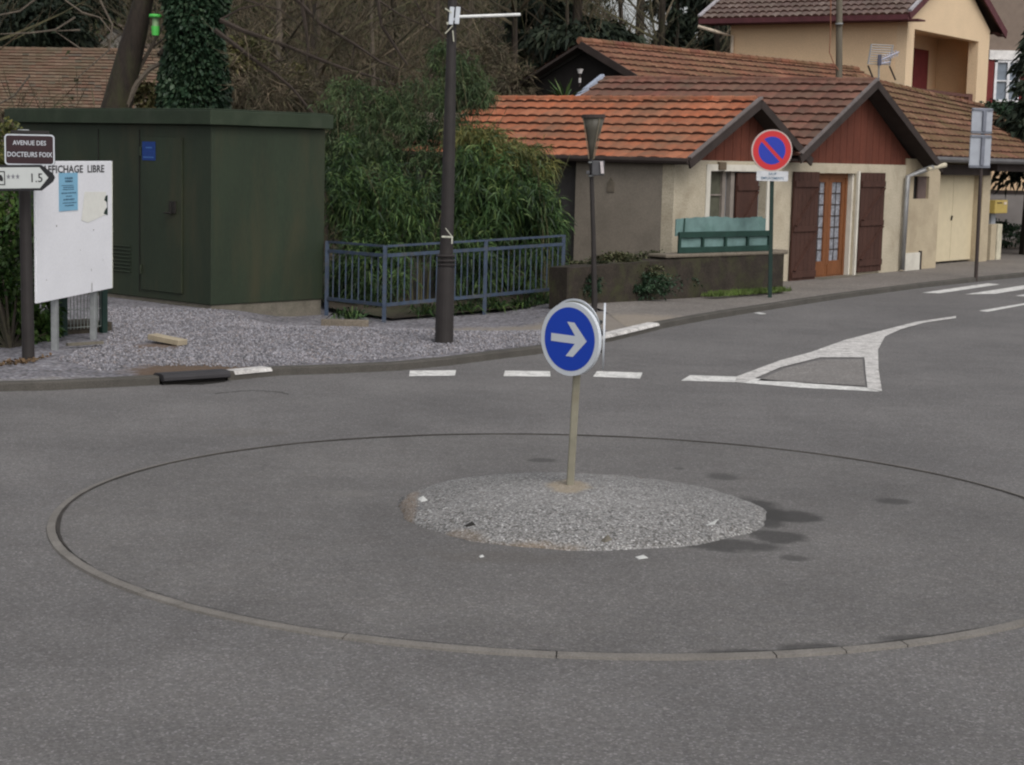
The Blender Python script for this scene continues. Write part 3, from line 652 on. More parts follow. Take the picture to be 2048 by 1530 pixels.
def slab(b, pts, c, xd, yd, nr, t0, t1, mi=0):
    n = len(pts); v = [c+xd*x+yd*y+nr*t for t in (t0, t1) for x, y in pts]
    b.add(v, [tuple(range(n-1, -1, -1)), tuple(range(n, 2*n))]+[(k, (k+1) % n, (k+1) % n+n, k+n) for k in range(n)], mi)
W_ = .475; H_ = .30
b = MB(); slab(b, rr(W_, H_, .035), c, xd, yd, nr, -.012, .012, 0); slab(b, rr(W_-.004, H_-.004, .034), c, xd, yd, nr, .0122, .0135, 1); slab(b, rr(W_-.03, H_-.03, .024), c, xd, yd, nr, .0137, .0145, 2)
sn = b.build('street_name_plate', [mBLACK, mSIGNW, mDKBR], SP)
text('AVENUE DES', .062, mSIGNW, sn, c+yd*.045+nr*.0155, xd, yd, bold=.01, sx=.88)
text('DOCTEURS FOIX', .066, mSIGNW, sn, c-yd*.068+nr*.0155, xd, yd, bold=.01, sx=.84)
b = MB(); b.tube([c+yd*.0-nr*.03+xd*-.02, topv-Vector((0, 0, .2))], .02, 8); b.box(c-nr*.04+yd*.17, (.36, .03, .03), rz=.15); b.build('bracket', mPOLE, SP)
# arrow
Yp = sp_.y-.16; xd, yd = face_frame(.62, R_(1.2)); nr = xd.cross(yd)
tip = at(109, 355, Yp)-sp_
hA = .247; LA = 1.15
pts = [(-LA, -hA/2), (-.135, -hA/2), (-.02, -.04), (0, 0), (-.02, .04), (-.135, hA/2), (-LA, hA/2)]
b = MB(); slab(b, pts, tip, xd, yd, nr, -.015, .015, 0)
bd = .024; pts2 = [(-LA+bd, -hA/2+bd), (-.155, -hA/2+bd), (-.068, 0), (-.155, hA/2-bd), (-LA+bd, hA/2-bd)]
slab(b, pts2, tip, xd, yd, nr, .0152, .0165, 1)
ar = b.build('arrow_sign', [mBLACK, mARROW], SP)
text('1.5', .12, mBLACK, ar, tip+xd*-.19+yd*-.042+nr*.018, xd, yd, bold=.008, sx=.95)
b = MB()
for k in range(3):
    cx = -.372-.045*k; pt = []
    for j in range(10):
        a = math.pi/2+j*math.pi/5; r_ = .03 if j % 2 == 0 else .013; pt.append((cx+.75*r_*math.cos(a), .012+r_*math.sin(a)))
    flat(b, pt, tip, xd, yd, .018)
b.build('stars', M('star_grey', (.18, .18, .2)), ar)
b = MB(); cx = -.56
for (x0_, x1_, y0_, y1_) in ((-.075, .065, .055, .065), (-.075, .065, -.068, -.058), (.055, .065, -.058, .055), (-.075, -.065, -.058, .055)): flat(b, [(cx+x0_, y0_), (cx+x1_, y0_), (cx+x1_, y1_), (cx+x0_, y1_)], tip, xd, yd, .018)
flat(b, [(cx-.05, -.03), (cx+.045, -.03), (cx+.045, .0), (cx+.03, .03), (cx-.03, .035), (cx-.05, .02)], tip, xd, yd, .018)
b.build('caravan_symbol', mBLACK, ar)
b = MB(); flat(b, [(cx-.03, -.0), (cx+.0, -.0), (cx+.0, .02), (cx-.03, .02)], tip, xd, yd, .0195); disc(b, tip+xd*(cx+.005)+yd*-.035+nr*.0195, xd, yd, .014, 12); b.build('symbol_window', mARROW, ar)

# ------------------------------------------------------------------ big lamp pole
lb0 = gp(888, 680, .1)
LPo = empty('lamp_post', lb0, 0, 'tall dark stepped lamp pole standing in the gravel with white bracket at its top', 'lamp post')
def hp(y, x=None):
    return at(888+(680-y)*.026 if x is None else x, y, lb0.y)-lb0
b = MB(); b.tube([(0, 0, -.15), hp(678), hp(535, 892)], [.108, .105, .098], 20); b.build('base_column', mPOLE, LPo, smooth=False)
b = MB(); b.tube([hp(535, 892), hp(525, 892), hp(500, 893), hp(300, 898), hp(72, 903), hp(-120, 908)], [.088, .078, .076, .07, .052, .04], 20); b.build('shaft', mPOLE, LPo)
for yy in (529, 521, 511):
    b = MB(); b.tube([hp(yy+3, 892.5), hp(yy, 892.5), hp(yy-2, 892.5)], [.098, .106, .094], 20); b.build('collar', mPOLE, LPo)
b = MB(); b.tube([hp(473, 884), hp(474, 906)], .012, 6); q0 = hp(472, 905)-Vector((0, .08, 0)); b.tube([q0, hp(455, 892)-Vector((0, .09, 0))], .005, 5); b.tube([q0, hp(486, 905)-Vector((0, .09, 0))], .008, 5)
for e in (): pass
o = b.build('cable_tie', M('tie_white', (.5, .5, .42)), LPo); o.location = (0, -.07, 0)
BR = empty('banner_bracket', lb0, 0, 'white clamp bracket with a thin white arm near the top of the dark lamp pole', 'bracket')
b = MB(); f0 = Vector((0, -.07, 0))
b.beam(hp(50, 902)+f0, hp(15, 905)+f0, .036, .05); b.beam(hp(49, 914)+f0, hp(15, 917)+f0, .034, .05); b.beam(hp(40, 903)+f0+Vector((0, .02, 0)), hp(38, 918)+f0+Vector((0, .02, 0)), .03, .03)
b.build('clamp', mSIGNW, BR, bevel=.004)
b = MB(); b.tube([hp(34.5, 917)+f0, hp(30, 1041)+f0], .017, 10); b.build('arm', M('white_tube', (.72, .72, .7), rough=.4), BR)
b = MB(); b.beam(hp(27, 904)+f0, hp(18, 891)+f0, .05, .012); b.beam(hp(46, 904)+f0, hp(48, 894)+f0, .02, .03); b.beam(hp(52, 906)+f0, hp(68, 891)+f0, .025, .012); b.beam(hp(62, 906)+f0, hp(84, 908)+f0, .025, .012); b.build('strap_end', M('strap_white', (.48, .47, .38)), BR)

# ------------------------------------------------------------------ small cone street lamp
s0 = gp(1188, 618, .1)
SL = empty('street_lamp', s0, 0, 'slim dark street lamp with funnel shaped head in front of the orange tiled roof', 'street lamp')
def sp2(x, y, dy=0): return at(x, y, s0.y+dy)-s0
b = MB(); b.tube([(0, 0, -.1), sp2(1189, 600), sp2(1187, 480), sp2(1183, 352), sp2(1182, 315)], [.045, .042, .032, .03, .026], 12); b.build('post', mPOLE, SL)
b = MB(); b.tube([sp2(1183, 318), sp2(1184, 284), sp2(1186, 262), sp2(1187, 236)], [.028, .062, .10, .155], 16); b.build('lamp_shade', M('smoked_cone', (.085, .078, .062), rough=.5, var=.3, scale=4), SL, smooth=True)
b = MB(); b.tube([sp2(1187, 236), sp2(1187, 229)], [.17, .155], 16); b.build('lamp_cap', mDKBRD, SL)
b = MB()
for k in range(4):
    a = k*math.pi/2+.5; u = Vector((math.cos(a), math.sin(a), 0)); b.tube([sp2(1183, 318)+u*.04, sp2(1187, 236)+u*.165], .006, 5)
b.build('frame_rod', M('rod_pale', (.2, .17, .12)), SL)
b = MB(); b.box(sp2(1196, 336, -.03), (.17, .14, .2)); b.box(sp2(1176, 345, -.03), (.05, .06, .05)); b.build('control_box', M('box_grey', (.085, .085, .09)), SL, bevel=.01)
b = MB(); b.beam(sp2(1203, 323, -.12), sp2(1205, 347, -.12), .02, .04); b.build('box_hinge', M('hinge_white', (.55, .5, .5)), SL)
b = MB()
for y in (324, 351): b.tube([sp2(1182.5, y+2), sp2(1182.5, y-1)], .042, 12)
b.build('clamp_ring', mGALV, SL)

# ------------------------------------------------------------------ blue railing
f1 = at(768, 641, 24.2); f3 = at(1124, 603, 27.1); f2 = at(962, 613, 25.8); f1.z = -.065; print(f3.z); fL = Vector((r0.x+.05, r0.y-.06, f1.z))
dirF = (f3-f1).normalized(); f2 = f1+dirF*((f2-f1).dot(dirF)); print('fence', f1, f2, f3, fL)
RL = empty('railing', f1, 0, 'blue painted metal railing with upright bars in front of the bamboo', 'railing')
H1, H2, H3 = 1.0, .865, .20
pts = [fL-f1, Vector((0, 0, 0)), f2-f1, f3-f1]
for i, p in enumerate(pts): b = MB(); b.beam(p+Vector((0, 0, -.15)), p+Vector((0, 0, H1)), .055, .055, up=(0, 1, 0)); b.build('post', mBLUEF, RL, bevel=.004)
for a, c in zip(pts[:-1], pts[1:]):
    u = (c-a); Ls = u.length; u.normalize(); b = MB()
    for h, w_ in ((H1-.01, .03), (H2, .045), (H3, .045)): b.beam(a+u*.028+Z*h, c-u*.028+Z*h, w_*.8, w_)
    b.build('rail', mBLUEF, RL)
    k = int(Ls/.125); b = MB()
    for i in range(1, k):
        p = a+u*(Ls*i/k); b.beam(p+Z*(H3+.02), p+Z*(H2-.02), .017, .017, up=(0, 1, 0))
    b.build('bars', mBLUEF, RL)

# ------------------------------------------------------------------ low dark wall with green planter
w0 = gp(1132, 606, .1); w1 = gp(1566, 582, .1); dw = (w1-w0); Lw = dw.length; aw = math.atan2(dw.y, dw.x)
LWl = empty('low_wall', w0, aw, 'low dark mossy stone wall in front of the cream house', 'wall')
hw = .50
nseg = 30; vs = []; 
for i in range(nseg+1):
    x = Lw*i/nseg; 
    for (yy, zz) in ((-.0, -.15), (.0, hw), (.34, hw), (.34, -.15)): vs.append((x, yy+random.uniform(-.012, .012), zz+.10*min(1, i/nseg*1.6)*(zz > 0)+random.uniform(-.012, .012)))
fs = [(i*4+j, i*4+j+1, i*4+j+5, i*4+j+4) for i in range(nseg) for j in range(3)]+[(0, 1, 2, 3), (nseg*4+3, nseg*4+2, nseg*4+1, nseg*4)]
b = MB(); b.add(vs, fs); b.build('masonry', mWALLD, LWl)
b = MB(); b.span((Lw*.42, -.02, hw+.095), (Lw+.0, .36, hw+.15)); b.tube([(Lw, .17, hw+.095), (Lw, .17, hw+.16)], .19, 20); b.build('coping', mCOPE, LWl, bevel=.02)
# planter / railing on the wall
def onw(px, py, yo=.0):
    dwn = Vector((dw.y, -dw.x, 0)).normalized(); d = ray(px, py); base = w0-dwn*yo
    t = (base-Vector((0, 0, EYE))).dot(dwn)/d.dot(dwn); P = Vector((0, 0, EYE))+d*t-w0; return P.dot(dw.normalized()), P.z
PL = empty('bench_railing', w0, aw, 'weathered green railing with wavy teal board behind it standing on the low wall', 'railing')
(xa, za), (xb, zb) = onw(1357, 503, .10), onw(1540, 490, .10)
zb0 = hw+.153
(_, zr1) = onw(1357, 470, .10); (_, ztop) = onw(1400, 440, .16); hr = zr1-zb0
b = MB(); b.span((xa, .085, zb0), (xb, .125, zb0+.09)); b.build('bottom_rail', mGREENR, PL, bevel=.004)
b = MB(); b.span((xa, .085, zb0+.235), (xb, .125, zb0+.325)); b.build('top_rail', mGREENR, PL, bevel=.004)
for k in range(5):
    x = xa+.02+(xb-xa-.04)*k/4; b = MB(); b.span((x-.022, .087, zb0+.09), (x+.022, .123, zb0+.235)); b.build('baluster', mGREENR, PL)
b = MB(); b.span((xa+.03, .128, zb0), (xb-.02, .142, zb0+.25)); b.build('back_panel', mTEAL, PL)
b = MB(); n_ = 40; top = []
for i in range(n_+1):
    u = i/n_; top.append((xa-.02+(xb-xa-.05)*u, zb0+.53+.012*math.sin(u*9-.8)+random.uniform(-.007, .007)+.025*math.exp(-((u-.5)/.18)**2)-.02*(u > .95)))
poly = [(xa-.02, zb0+.26)]+top+[(xb-.07, zb0+.26)]
poly = list(reversed(poly)); b.prism(poly, .15, .17, 'y'); b.build('wavy_board', mTEAL, PL)
b = MB(); b.beam((xa+.15, .145, zb0+.2), (xa+.17, .145, zb0+.53), .03, .008, up=(0, 1, 0)); b.build('strut', mGREENR, PL)

# ------------------------------------------------------------------ no parking sign
n1 = gp(1540, 594, .08)
NP = empty('no_parking_sign', n1, 0, 'round red and blue no parking sign with white plate on a dark green post', 'road sign')
def npz(x, y, dy=0): return at(x, y, n1.y+dy)-n1
b = MB(); b.beam((0, 0, -.1), npz(1545, 300), .06, .035, up=(0, 1, 0)); b.build('post', mDKGRN, NP)
c = npz(1543.5, 301, -.05); xd, yd = face_frame(.12, 0); nr = xd.cross(yd); rS = .323
b = MB(); disc(b, c, xd, yd, rS, t=.03, mi=0); p_ = b.build('sign_plate', [M('rim_pale', (.45, .36, .33))], NP)
b = MB(); disc(b, c+nr*.0165, xd, yd, rS*.935, 48); b.build('red_disc', mREDS, p_)
# two blue segments either side of the bar
b = MB(); ri = rS*.66; hb = rS*.085
for sgn in (1, -1):
    a0 = math.asin(hb/ri); pts = []
    for k in range(25): a = a0+(math.pi-2*a0)*k/24; pts.append((ri*math.cos(a), sgn*ri*math.sin(a)))
    ca, sa = math.cos(R_(-45)), math.sin(R_(-45)); pts = [(x*ca-y*sa, x*sa+y*ca) for x, y in pts]
    if sgn < 0: pts.reverse()
    flat(b, pts, c, xd, yd, .0185)
b.build('blue_segment', mBLUEN, p_)
c2 = npz(1544.5, 352, -.05); b = MB(); slab(b, rr(.50, .155, .02), c2, xd, yd, nr, -.01, .01); pl = b.build('text_plate', M('plate_white', (.52, .53, .55)), NP)
text('SAUF', .055, mINK, pl, c2+yd*.015+nr*.0125, xd, yd, bold=.01)
text('EMPLACEMENTS', .055, mINK, pl, c2-yd*.052+nr*.0125, xd, yd, bold=.01, sx=.9)

# ------------------------------------------------------------------ road sign seen from behind, right
r1 = gp(1952, 553, .1)
RS = empty('road_sign', r1, 0, 'pair of grey rectangular signs seen from behind on a tall dark pole', 'road sign')
def rz_(x, y, dy=0): return at(x, y, r1.y+dy)-r1
b = MB(); b.tube([(0, 0, -.1), rz_(1962, 340), rz_(1968, 225)], [.036, .034, .034], 10); b.build('post', M('rust_pole', (.05, .038, .035), var=.3), RS)
for (xa_, ya_, xb_, yb_) in ((1942, 218, 1985, 266), (1938, 272, 1982, 334)):
    b = MB(); A = rz_(xa_, yb_, -.08); Bq = rz_(xb_, ya_, -.02); cc_ = (A+Bq)/2; wdt = (xb_-xa_)/100.5; hgt = (yb_-ya_)/100.5
    xd, yd = face_frame(.3, R_(.0)); nr = xd.cross(yd); slab(b, rr(wdt*1.02, hgt, .02), cc_, xd, yd, nr, -.012, .012, 0)
    pn_ = b.build('sign_panel', mGREYP, RS)
    b = MB(); slab(b, [(-wdt/2, hgt/2-.05), (wdt/2, hgt/2-.05), (wdt/2, hgt/2-.01), (-wdt/2, hgt/2-.01)], cc_, xd, yd, nr, .012, .03); slab(b, [(-wdt/2, -hgt/2+.01), (wdt/2, -hgt/2+.01), (wdt/2, -hgt/2+.05), (-wdt/2, -hgt/2+.05)], cc_, xd, yd, nr, .012, .03)
    slab(b, [(-.0, -hgt/2+.05), (.07, -hgt/2+.05), (.07, hgt/2-.05), (0, hgt/2-.05)], cc_, xd, yd, nr, .012, .05)
    b.build('stiffener', M('stiff_grey', (.16, .17, .2)), pn_)

# ------------------------------------------------------------------ tiled roofs
def tiles(b, O, u, v, Lu, Lv, top_a=None, top_b=None, tw=.25, th=.335, amp=.022, step=.035, keep=None, thick=True, ripple=6, mi=0, jit=.006):
    """O: lower corner at the eave; u along the eave, v up the slope; stepped wavy tile courses"""
    O = Vector(O); u = Vector(u).normalized(); v = Vector(v).normalized(); nrm = u.cross(v).normalized()
    if nrm.z < 0: nrm = -nrm
    ta = Vector(top_a) if top_a is not None else O+v*Lv; tb = Vector(top_b) if top_b is not None else O+u*Lu+v*Lv
    def Q(x, y): return O+u*x+(ta.lerp(tb, x/Lu)-O-u*x)*(y/Lv)
    rows = int(math.ceil(Lv/th-1e-6)); nc = int(math.ceil(Lu/tw)); k = ripple
    for r in range(rows):
        v0 = r*th; v1 = min(Lv, v0+th); jj = [random.uniform(-jit, jit) for _ in range(nc+1)]; sh = 0
        top = []; bot = []; front = []
        for i in range(nc*k+1):
            x = min(Lu, i*tw/k); ph = (i % k)/k; j = jj[i//k]
            wv = amp*abs(math.sin(math.pi*ph))**.7
            bot.append(Q(x, v0-.03+j)+nrm*(wv+step+j)); top.append(Q(x, v1-.028)+nrm*(wv*.5+.004)); front.append(Q(x, v0-.03+j)+nrm*(wv*.5-.01))
        for i in range(len(bot)-1):
            if keep and not keep((i+.5)*tw/k, (v0+v1)/2): continue
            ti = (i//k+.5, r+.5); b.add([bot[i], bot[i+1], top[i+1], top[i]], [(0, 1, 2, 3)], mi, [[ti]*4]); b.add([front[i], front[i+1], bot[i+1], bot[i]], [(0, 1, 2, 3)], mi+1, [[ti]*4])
HO = gp(1573, 570, 0); HO = Vector((4.848, 32.065, 0)); HA = R_(53.8)
def slope_roof(parent, ridge_a, ridge_b, eave_a, eave_b, mat, name='roof', th=.335, tw=.25, keep=None, amp=.022, step=.035, under=.07):
    """quad roof slope given by ridge and eave end points (same direction)"""
    ea, eb, ra, rb_ = map(Vector, (eave_a, eave_b, ridge_a, ridge_b)); u = eb-ea; v = (ra-ea); v = v-u.normalized()*v.dot(u.normalized())
    b = MB(); tiles(b, ea, u, v, u.length, v.length, ra, rb_, tw=tw, th=th, keep=keep, amp=amp, step=step)
    me_o = b.build(name, [mat, mTILE_SH], parent, smooth=False)
    nrm = u.cross(v).normalized(); nrm = nrm if nrm.z > 0 else -nrm
    if keep is None and abs((rb_-ra).z-(eb-ea).z) < .2:
        b = MB(); n_ = nrm*under; b.add([ea-nrm*.015, eb-nrm*.015, rb_-nrm*.015, ra-nrm*.015, ea-n_, eb-n_, rb_-n_, ra-n_], [(0, 1, 2, 3), (7, 6, 5, 4), (0, 4, 5, 1), (1, 5, 6, 2), (2, 6, 7, 3), (3, 7, 4, 0)]); b.build('roof_deck', mDKBRD, me_o)
    return me_o
def ridgecap(parent, a, b_, mat, r=.09, name='ridge_tiles'):
    a = Vector(a); b_ = Vector(b_); L_ = (b_-a).length; d = (b_-a).normalized(); k = int(L_/.4); b = MB()
    for i in range(k):
        p0 = a+d*(L_*i/k-.02); p1 = a+d*(L_*(i+1)/k); b.tube([p0, p1], [r*1.12, r*.92], 8)
    n_ = len(b.f); b.uv = [[(i//10+.5, .5)]*len(b.f[i]) for i in range(n_)]
    return b.build(name, mat, parent)

# local frame: x along the street facade (to the right), y back, z up
H = empty('cottage', HO, HA, 'single storey cream cottage with two brown gables and red tile roofs facing the street', 'house')
WT = 2.17
def wall_with_holes(name, x0, x1, z0, z1, holes, y, t, mat, parent):
    """facade wall with rectangular openings (x0,x1,z0,z1)"""
    b = MB(); xs_ = sorted({x0, x1, *[h[0] for h in holes], *[h[1] for h in holes]}); 
    for a, c in zip(xs_[:-1], xs_[1:]):
        mid = (a+c)/2; hs_ = sorted([h for h in holes if h[0] < mid < h[1]], key=lambda h: h[2]); z = z0
        for h in hs_:
            if h[2] > z: b.span((a, y, z), (c, y+t, h[2]))
            z = h[3]
        if z < z1: b.span((a, y, z), (c, y+t, z1))
    return b.build(name, mat, parent)
DX0, DX1, DZ = 1.05, 2.62, 1.99
WX0, WX1, WZ0, WZ1 = -2.85, -.9, .75, 2.0
wall_with_holes('front_wall', -3.97, 4.85, -.1, WT, [(DX0, DX1, -.1, DZ), (WX0, WX1, WZ0, WZ1)], 0, .22, mWALL, H)
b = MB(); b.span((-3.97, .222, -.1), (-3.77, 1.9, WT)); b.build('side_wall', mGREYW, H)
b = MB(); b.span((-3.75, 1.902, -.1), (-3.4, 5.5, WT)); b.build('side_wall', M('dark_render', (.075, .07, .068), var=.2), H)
b = MB(); b.span((-3.7, 5.3, -.1), (4.6, 5.5, 2.9)); b.build('rear_wall', mGREYW, H)
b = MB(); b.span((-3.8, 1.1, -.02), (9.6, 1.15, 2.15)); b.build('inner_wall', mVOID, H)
# gables (brown boards) set slightly forward, slanted roof edges
G1 = (-1.82, 3.20, -4.08, .02); G2 = (2.53, 3.72, -.55, 5.72)
def gable_boards(ax, az, x0, x1, y):
    b = MB(); n_ = int((x1-x0)/.14); k = 0; x = x0
    while x < x1-.01:
        xe = min(x+.14, x1-.0)
        def zt(q): return WT+(az-WT)*(q-x0)/(ax-x0) if q < ax else WT+(az-WT)*(x1-q)/(x1-ax)
        if x < ax < xe: pts = [(x, WT), (xe-.006, WT), (xe-.006, zt(xe)), (ax, az), (x, zt(x))]
        else: pts = [(x, WT), (xe-.006, WT), (xe-.006, zt(xe)), (x, zt(x))]
        b.prism([(p[0], p[1]-.06) if p[1] > WT+.001 else p for p in pts], y-(.004 if k % 2 else 0), y+.05, 'y'); x += .14; k += 1
    return b.build('gable_boards', mBROWNW, H)
gable_boards(G1[0], G1[1], -3.9, .25, .03); gable_boards(G2[0], G2[1], -.45, 5.5, .03)
OV = .33  # roof overhang in front of gable
def barge(ax, az, x0, z0_, x1, z1_, y, tops=True):
    b = MB()
    for (xe, ze) in ((x0, z0_), (x1, z1_)): b.beam((ax, y, az-.07), (xe, y, ze-.07), .035, .14, up=(0, 0, 1))
    o = b.build('bargeboard', mDKBRD, H)
    b = MB()
    for (xe, ze) in ((x0, z0_),): b.beam((ax, y, az+.035), (xe, y, ze+.035), .07, .03)
    b.build('verge_flashing', M('verge_zinc', (.13, .11, .105), var=.3), o)
s1 = (G1[1]-WT+.05)/(G1[0]-G1[2]); s2 = (G2[1]-WT+.05)/(G2[0]-G2[2])
E1L = (G1[2]-.0, WT+.0); E1R = (.12, WT+.08); E2L = (-.42, WT+.12); E2R = (5.75, WT-.0)
barge(G1[0], G1[1], E1L[0], E1L[1], E1R[0], E1R[1], -OV); barge(G2[0], G2[1], E2L[0], E2L[1], E2R[0], E2R[1], -OV-.05)
# lamp shade on the underside: soffit boards
slope_roof(H, (G1[0], -OV, G1[1]), (G1[0], 5.55, G1[1]), (G1[2], -OV, E1L[1]), (G1[2], 5.55, E1L[1]), mTILE_O)
slope_roof(H, (G1[0], -OV, G1[1]), (G1[0], 3.0, G1[1]), (E1R[0], -OV, E1R[1]), (E1R[0], 3.0, E1R[1]), mTILE_R)
slope_roof(H, (G2[0], -OV-.05, G2[1]), (G2[0], 5.7, G2[1]+.06), (-1.3, -OV-.05, WT+.12-.42), (-1.3, 5.7, WT+.12-.40), mTILE_R,
           keep=lambda x, v: True if x > 1.1 else (v > .99+.0*x))
slope_roof(H, (G2[0], -OV-.05, G2[1]), (G2[0], 3.6, G2[1]), (E2R[0], -OV-.05, E2R[1]), (E2R[0], 3.6, E2R[1]), mTILE_R)
b = MB(); zz0 = lambda x: WT+.12+(G2[1]-WT-.12)*(x+.42)/(G2[0]+.42)
b.add([(-.42, -OV, zz0(-.42)-.07), (G2[0], -OV, G2[1]-.07), (G2[0], 5.68, G2[1]-.02), (-.42, 5.68, zz0(-.42)-.07), (-.42, -OV, zz0(-.42)-.1), (G2[0], -OV, G2[1]-.1), (G2[0], 5.68, G2[1]-.06), (-.42, 5.68, zz0(-.42)-.1)], [(0, 1, 2, 3), (7, 6, 5, 4), (0, 4, 5, 1), (1, 5, 6, 2), (2, 6, 7, 3), (3, 7, 4, 0)]); b.build('roof_deck', mDKBRD, H)
ridgecap(H, (G1[0], -OV+.12, G1[1]+.0), (G1[0], 5.55, G1[1]+.0), mTILE_O, .06); ridgecap(H, (G2[0], -OV+.0, G2[1]-.01), (G2[0], 5.7, G2[1]+.05), mTILE_R, .06)
# pale rear verge of the big gable roof
b = MB(); b.beam((G2[0]-.0, 5.74, G2[1]+.1), (-.5, 5.74, zz0(-.5)+.07), .09, .10); b.build('rear_verge', M('bluish_verge', (.30, .34, .42), var=.2), H)
# eave gutter along the orange roof
b = MB(); b.tube([(G1[2]-.03, -OV, WT-.02), (G1[2]-.03, 5.5, WT-.02)], .055, 8); b.build('gutter', mDKBRD, H)
# window
b = MB()
for (a0, a1, c0, c1) in ((WX0-.13, WX0, WZ0-.1, WZ1+.0), (WX1, WX1+.13, WZ0-.1, WZ1+.0), (WX0-.13, WX1+.13, WZ1, WZ1+.11)): b.span((a0, -.02, c0), (a1, .0-.001, c1))
wf = b.build('window', mTRIM, H)
b = MB(); b.span((WX0, .15, WZ0), (WX1, .16, WZ1)); b.build('pane', mCUR2, wf)
b = MB(); xm = WX0+.93
b.span((WX0, .10, WZ0), (WX0+.05, .148, WZ1)); b.span((xm-.33, .10, WZ0), (xm-.22, .148, WZ1)); b.span((xm-.12, .06, WZ0), (xm, .148, WZ1)); 
for k in range(1, 3): b.span((WX0+.05, .12, WZ0+k*.42), (xm-.33, .148, WZ0+k*.42+.025))
b.build('frame', M('window_grey', (.22, .19, .165), var=.2), wf)
b = MB(); b.span((WX0+.05, .149, WZ0), (xm-.33, .152, WZ1)); b.build('screen', M('olive_screen', (.085, .085, .06), var=.3, scale=8), wf)
b = MB(); b.span((WX0-.15, -.09, WZ0-.1), (WX1+.15, -.022, WZ0)); b.build('sill', mTRIM, wf)
b = MB(); b.span((xm+.03, .02, WZ0), (WX1-.25, .06, WZ1-.02)); sh = b.build('shutter', mSHUT, wf)
b = MB(); b.span((xm+.03, -.005, WZ1-.32), (WX1-.25, .018, WZ1-.24)); b.span((xm+.03, -.005, WZ0+.12), (WX1-.25, .018, WZ0+.2)); b.beam((xm+.08, .005, WZ0+.22), (WX1-.3, .005, WZ1-.34), .02, .07, up=(0, 1, 0)); b.build('shutter_brace', mSHUT, sh)
b = MB(); b.span((-2.62, -.05, 2.02), (-2.40, -.001, 2.15)); b.build('vent', M('vent_brown', (.12, .09, .06)), H)
# french door
b = MB(); b.span((DX0, .14, .02), (DX0+.08, .21, DZ)); b.span((DX1-.14, .14, .02), (DX1-.06, .21, DZ)); b.span((DX0+.08, .14, DZ-.09), (DX1-.14, .21, DZ)); df = b.build('door', mDOOR, H)
x0_, x1_ = DX0+.08, DX1-.14; xmid = (x0_+x1_)/2
for a, c in ((x0_, xmid-.004), (xmid+.004, x1_)):
    b = MB(); b.span((a, .155, .03), (c, .2, .36)); b.span((a, .155, .36), (a+.13, .2, DZ-.09)); b.span((c-.13, .155, .36), (c, .2, DZ-.09)); b.span((a+.13, .155, DZ-.17), (c-.13, .2, DZ-.09)); b.span((a+.06, .145, .1), (c-.06, .154, .3)); b.build('door_leaf', mDOOR, df)
    b = MB(); b.span((a+.13, .186, .36), (c-.13, .192, DZ-.17)); b.build('curtained_pane', mCURT, df)
    b = MB()
    for k in range(1, 7): zz = .36+(DZ-.53)*k/7; b.span((a+.13, .176, zz-.010), (c-.13, .185, zz+.010))
    b.span(((a+c)/2-.008, .17, .36), ((a+c)/2+.008, .1755, DZ-.17)); b.build('glazing_bar', mDKBRD, df)
b = MB(); b.span((DX1-.055, .05, -.05), (DX1, .215, DZ)); b.build('door_reveal', mTRIM, H)
b = MB(); b.span((DX0-.1, -.25, -.05), (DX1+.1, .13, .075)); b.build('doorstep', mCONC, H)
def shutter(x0, x1, y, zb=.1, name='shutter'):
    b = MB(); n_ = 6; ww = (x1-x0)/n_
    for i in range(n_): b.span((x0+i*ww+.003, y, zb), (x0+(i+1)*ww-.003, y+.035, DZ+.02))
    o = b.build(name, mSHUT, H)
    b = MB(); b.span((x0+.02, y-.025, DZ-.25), (x1-.02, y-.001, DZ-.14)); b.span((x0+.02, y-.025, zb+.12), (x1-.02, y-.001, zb+.23)); b.span((x0+.02, y-.025, (zb+DZ)/2-.05), (x1-.02, y-.001, (zb+DZ)/2+.05))
    b.beam((x0+.08, y-.013, (zb+DZ)/2+.06), (x1-.08, y-.013, DZ-.27), .02, .09, up=(0, 1, 0)); b.beam((x0+.08, y-.013, zb+.25), (x1-.08, y-.013, (zb+DZ)/2-.07), .02, .09, up=(0, 1, 0)); b.build('brace', mSHUT, o)
shutter(.02, .98, -.06, .0); shutter(2.72, 3.78, -.06, .12)
b = MB(); b.span((2.63, -.045, .02), (2.70, -.005, DZ+.05)); b.build('door_trim', mTRIM, H)
# drainpipe
b = MB(); b.tube([(5.35, -OV-.02, WT-.02), (5.2, -.2, WT-.1), (4.75, -.09, WT-.22), (4.72, -.08, .1)], .05, 10); b.build('drainpipe', mZINC, H, smooth=True)
b = MB(); b.tube([(5.75, -OV-.1, WT+.02), (5.2, -.3, WT-.07)], [.05, .04], 8); b.build('gutter_end', M('cream_pipe', (.5, .45, .34)), H)
